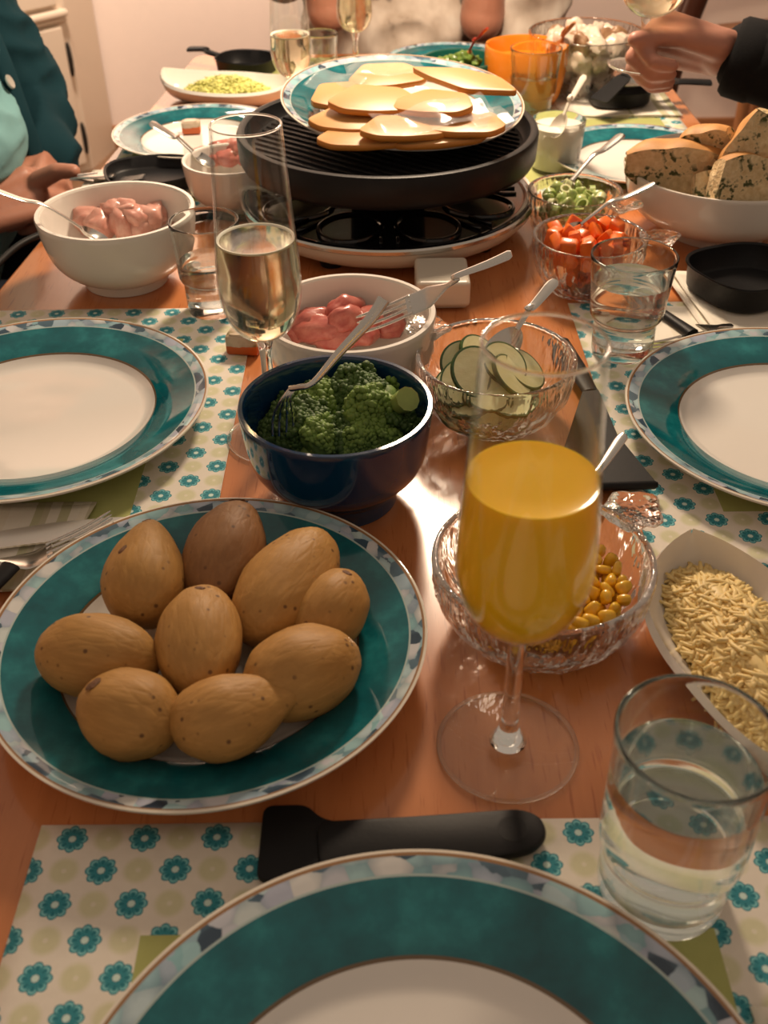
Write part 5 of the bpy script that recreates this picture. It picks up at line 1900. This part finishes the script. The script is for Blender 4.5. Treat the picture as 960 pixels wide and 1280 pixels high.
# ---- the person at the far end
B = Vector((0.06, 2.20, 0.0))
P2 = thing('person', 'person in a loose off-white blouse with dark blotches, seated at the far end', 'person', B)
pel, chest, neck = rel(0.06, 2.25, -0.22), rel(0.06, 2.23, 0.18), rel(0.06, 2.23, 0.36)
hc = rel(0.06, 2.20, 0.54)
sh = [ell((pel + chest) / 2, (0.16, 0.11, 0.24)), ell(chest, (0.17, 0.105, 0.15)), ell(pel, (0.18, 0.13, 0.12)), capsule(chest, neck, 0.07, 0.055), capsule(neck, hc, 0.052, 0.05)]
for s_, el_, wr_ in ((-1, rel(-0.085, 2.00, 0.045), rel(-0.11, 1.985, 0.26)), (1, rel(0.185, 1.995, 0.030), rel(0.20, 1.98, 0.25))):
    so = rel(0.06 + s_ * 0.185, 2.22, 0.25)
    sh += [capsule(so, el_, 0.048, 0.040), capsule(el_, wr_, 0.038, 0.027), capsule(chest + Vector((s_ * 0.06, 0, 0.07)), so, 0.06, 0.055)]
    sh += hand(wr_, (-s_ * 0.25, 0.0, 1), (0, -1, 0.0), (-s_, 0, 0), (0.5, 0.6, 0.6, 0.7))
for x in (-0.04, 0.16):
    hip, kn, an = rel(x, 2.22, -0.25), rel(x * 1.2, 1.78, -0.25), rel(x * 1.2, 1.80, -0.66)
    sh += [capsule(hip, kn, 0.085, 0.058), capsule(kn, an, 0.055, 0.036), capsule(an + Vector((0, 0, -0.05)), an + Vector((0, -0.14, -0.06)), 0.030, 0.026)]
sh += head_shapes(hc, (0, -1))
grown('body', sh, 0.0045, 'skin', P2, 5)
face_bits(P2, hc, (0, -1), 'hair', 0.06)
bs = [ell((pel + chest) / 2 + Vector((0, -0.02, 0)), (0.205, 0.155, 0.29)), ell(chest, (0.21, 0.14, 0.17)), ell(rel(0.06, 2.13, -0.04), (0.15, 0.11, 0.13)),
      capsule(rel(-0.135, 2.22, 0.26), rel(-0.165, 2.06, 0.10), 0.065, 0.052), capsule(rel(0.25, 2.22, 0.26), rel(0.275, 2.05, 0.05), 0.075, 0.070), capsule(rel(0.27, 2.05, 0.06), rel(0.27, 2.03, 0.0), 0.066, 0.055)]
grown('blouse', bs, 0.007, 'blouse', P2, 4, 0.010, 12, 2)
js = [ell(pel + Vector((0, 0, -0.05)), (0.20, 0.16, 0.11))]
for x in (-0.04, 0.16):
    js += [capsule(rel(x, 2.22, -0.25), rel(x * 1.2, 1.78, -0.25), 0.10, 0.07), capsule(rel(x * 1.2, 1.78, -0.25), rel(x * 1.2, 1.80, -0.62), 0.068, 0.058)]
grown('trousers', js, 0.01, 'jeans', P2, 3, 0.005, 10, 4)

# ---- the person reaching in with a wine glass
B = Vector((0.92, 1.25, 0.0))
P3 = thing('person', 'person in a black knit sleeve reaching in with a hand that holds a wine glass', 'person', B)
pel, chest, neck = rel(0.95, 1.25, -0.20), rel(0.90, 1.25, 0.20), rel(0.89, 1.25, 0.38)
hc = rel(0.86, 1.25, 0.56)
wr3 = aty(908, 68, 1.235) - B
el3 = rel(0.66, 1.14, 0.10)
so3, so4 = rel(0.88, 1.44, 0.28), rel(0.88, 1.06, 0.28)
so3 = rel(0.86, 1.10, 0.27)
so4 = rel(0.88, 1.44, 0.28)
sh = [ell((pel + chest) / 2, (0.11, 0.165, 0.24)), ell(chest, (0.105, 0.17, 0.15)), ell(pel, (0.13, 0.185, 0.12)), capsule(chest, neck, 0.07, 0.055), capsule(neck, hc, 0.052, 0.05),
      capsule(chest + Vector((0, -0.06, 0.07)), so3, 0.06, 0.055), capsule(chest + Vector((0, 0.06, 0.07)), so4, 0.06, 0.055),
      capsule(so3, el3, 0.050, 0.040), capsule(el3, wr3, 0.040, 0.0265), capsule(so4, rel(0.74, 1.52, 0.03), 0.048, 0.04), capsule(rel(0.74, 1.52, 0.03), rel(0.66, 1.44, -0.13), 0.038, 0.027)]
sh += hand(rel(0.66, 1.44, -0.13), (-0.9, -0.3, -0.1), (0, 0, 1), (0, -1, 0), (0.3, 0.3, 0.35, 0.4))
fst = aty(820, 46, 1.250) - B
dd3 = (fst - wr3).normalized()
sh += hand(wr3 - dd3 * 0.006, dd3, (-0.1, 0.75, 0.65), (0.15, -0.6, 0.8), (1.12, 1.2, 1.2, 1.2), 0.03, sc=1.0, tcurl=0.22, tout=0.22)
for y in (1.16, 1.34):
    hip, kn, an = rel(0.93, y, -0.24), rel(0.52, y, -0.24), rel(0.55, y, -0.66)
    sh += [capsule(hip, kn, 0.085, 0.058), capsule(kn, an, 0.055, 0.036), capsule(an + Vector((0, 0, -0.05)), an + Vector((-0.14, 0, -0.06)), 0.030, 0.026)]
sh += head_shapes(hc, (-1, 0))
grown('body', sh, 0.0036, 'skin_pale', P3, 4)
face_bits(P3, hc, (-1, 0), 'hair', 0.0)
sw = [ell((pel + chest) / 2, (0.14, 0.20, 0.28)), ell(chest, (0.135, 0.20, 0.17)), capsule(so3, el3, 0.068, 0.056), capsule(so4, rel(0.74, 1.52, 0.03), 0.066, 0.055), capsule(rel(0.74, 1.52, 0.03), rel(0.675, 1.455, -0.10), 0.053, 0.040)]
cu = wr3 + (el3 - wr3) * 0.10
sw += [capsule(el3, cu, 0.056, 0.0405)]
swo = grown('sweater', sw, 0.006, 'black_knit', P3, 4, 0.004, 12, 6)
d = (el3 - wr3).normalized()
obj('cuff', tube([wr3 + d * 0.004, wr3 + d * 0.010, wr3 + d * 0.035, wr3 + d * 0.045], [0.038, 0.0425, 0.0435, 0.040], 24), 'black_knit', P3)
js = [ell(pel + Vector((0, 0, -0.05)), (0.15, 0.20, 0.11))]
for y in (1.16, 1.34):
    js += [capsule(rel(0.93, y, -0.24), rel(0.52, y, -0.24), 0.10, 0.07), capsule(rel(0.52, y, -0.24), rel(0.55, y, -0.62), 0.068, 0.058)]
grown('trousers', js, 0.01, 'jeans', P3, 3, 0.005, 10, 4)
for bx_, by_, rz_, lab in ((-0.80, 1.41, -PI / 2, 'dark wooden chair under the person in the teal cardigan'), (1.02, 1.25, PI / 2, 'dark wooden chair under the person with the wine glass')):
    chair('dining_chair', lab, (bx_, by_, 0), rz_, 'dark_wood')

# wine glass in that hand
WG = [(r, z - 0.040) for r, z in [(0, 0.0925), (0.007, 0.0930), (0.018, 0.0965), (0.028, 0.1045), (0.0345, 0.116), (0.0370, 0.130), (0.0368, 0.145), (0.034, 0.165), (0.031, 0.185)]]
wp = aty(812, 22, 1.235)
flute((wp.x - 0.006, wp.y, wp.z - 0.0525), 0.088, 'wine', 'glass of white wine held by its stem in the raised hand', 'white_wine', 1.0, 1.0, False, WG, 0.034, name='wine_glass', rot=(0.0, 0.08, 0))
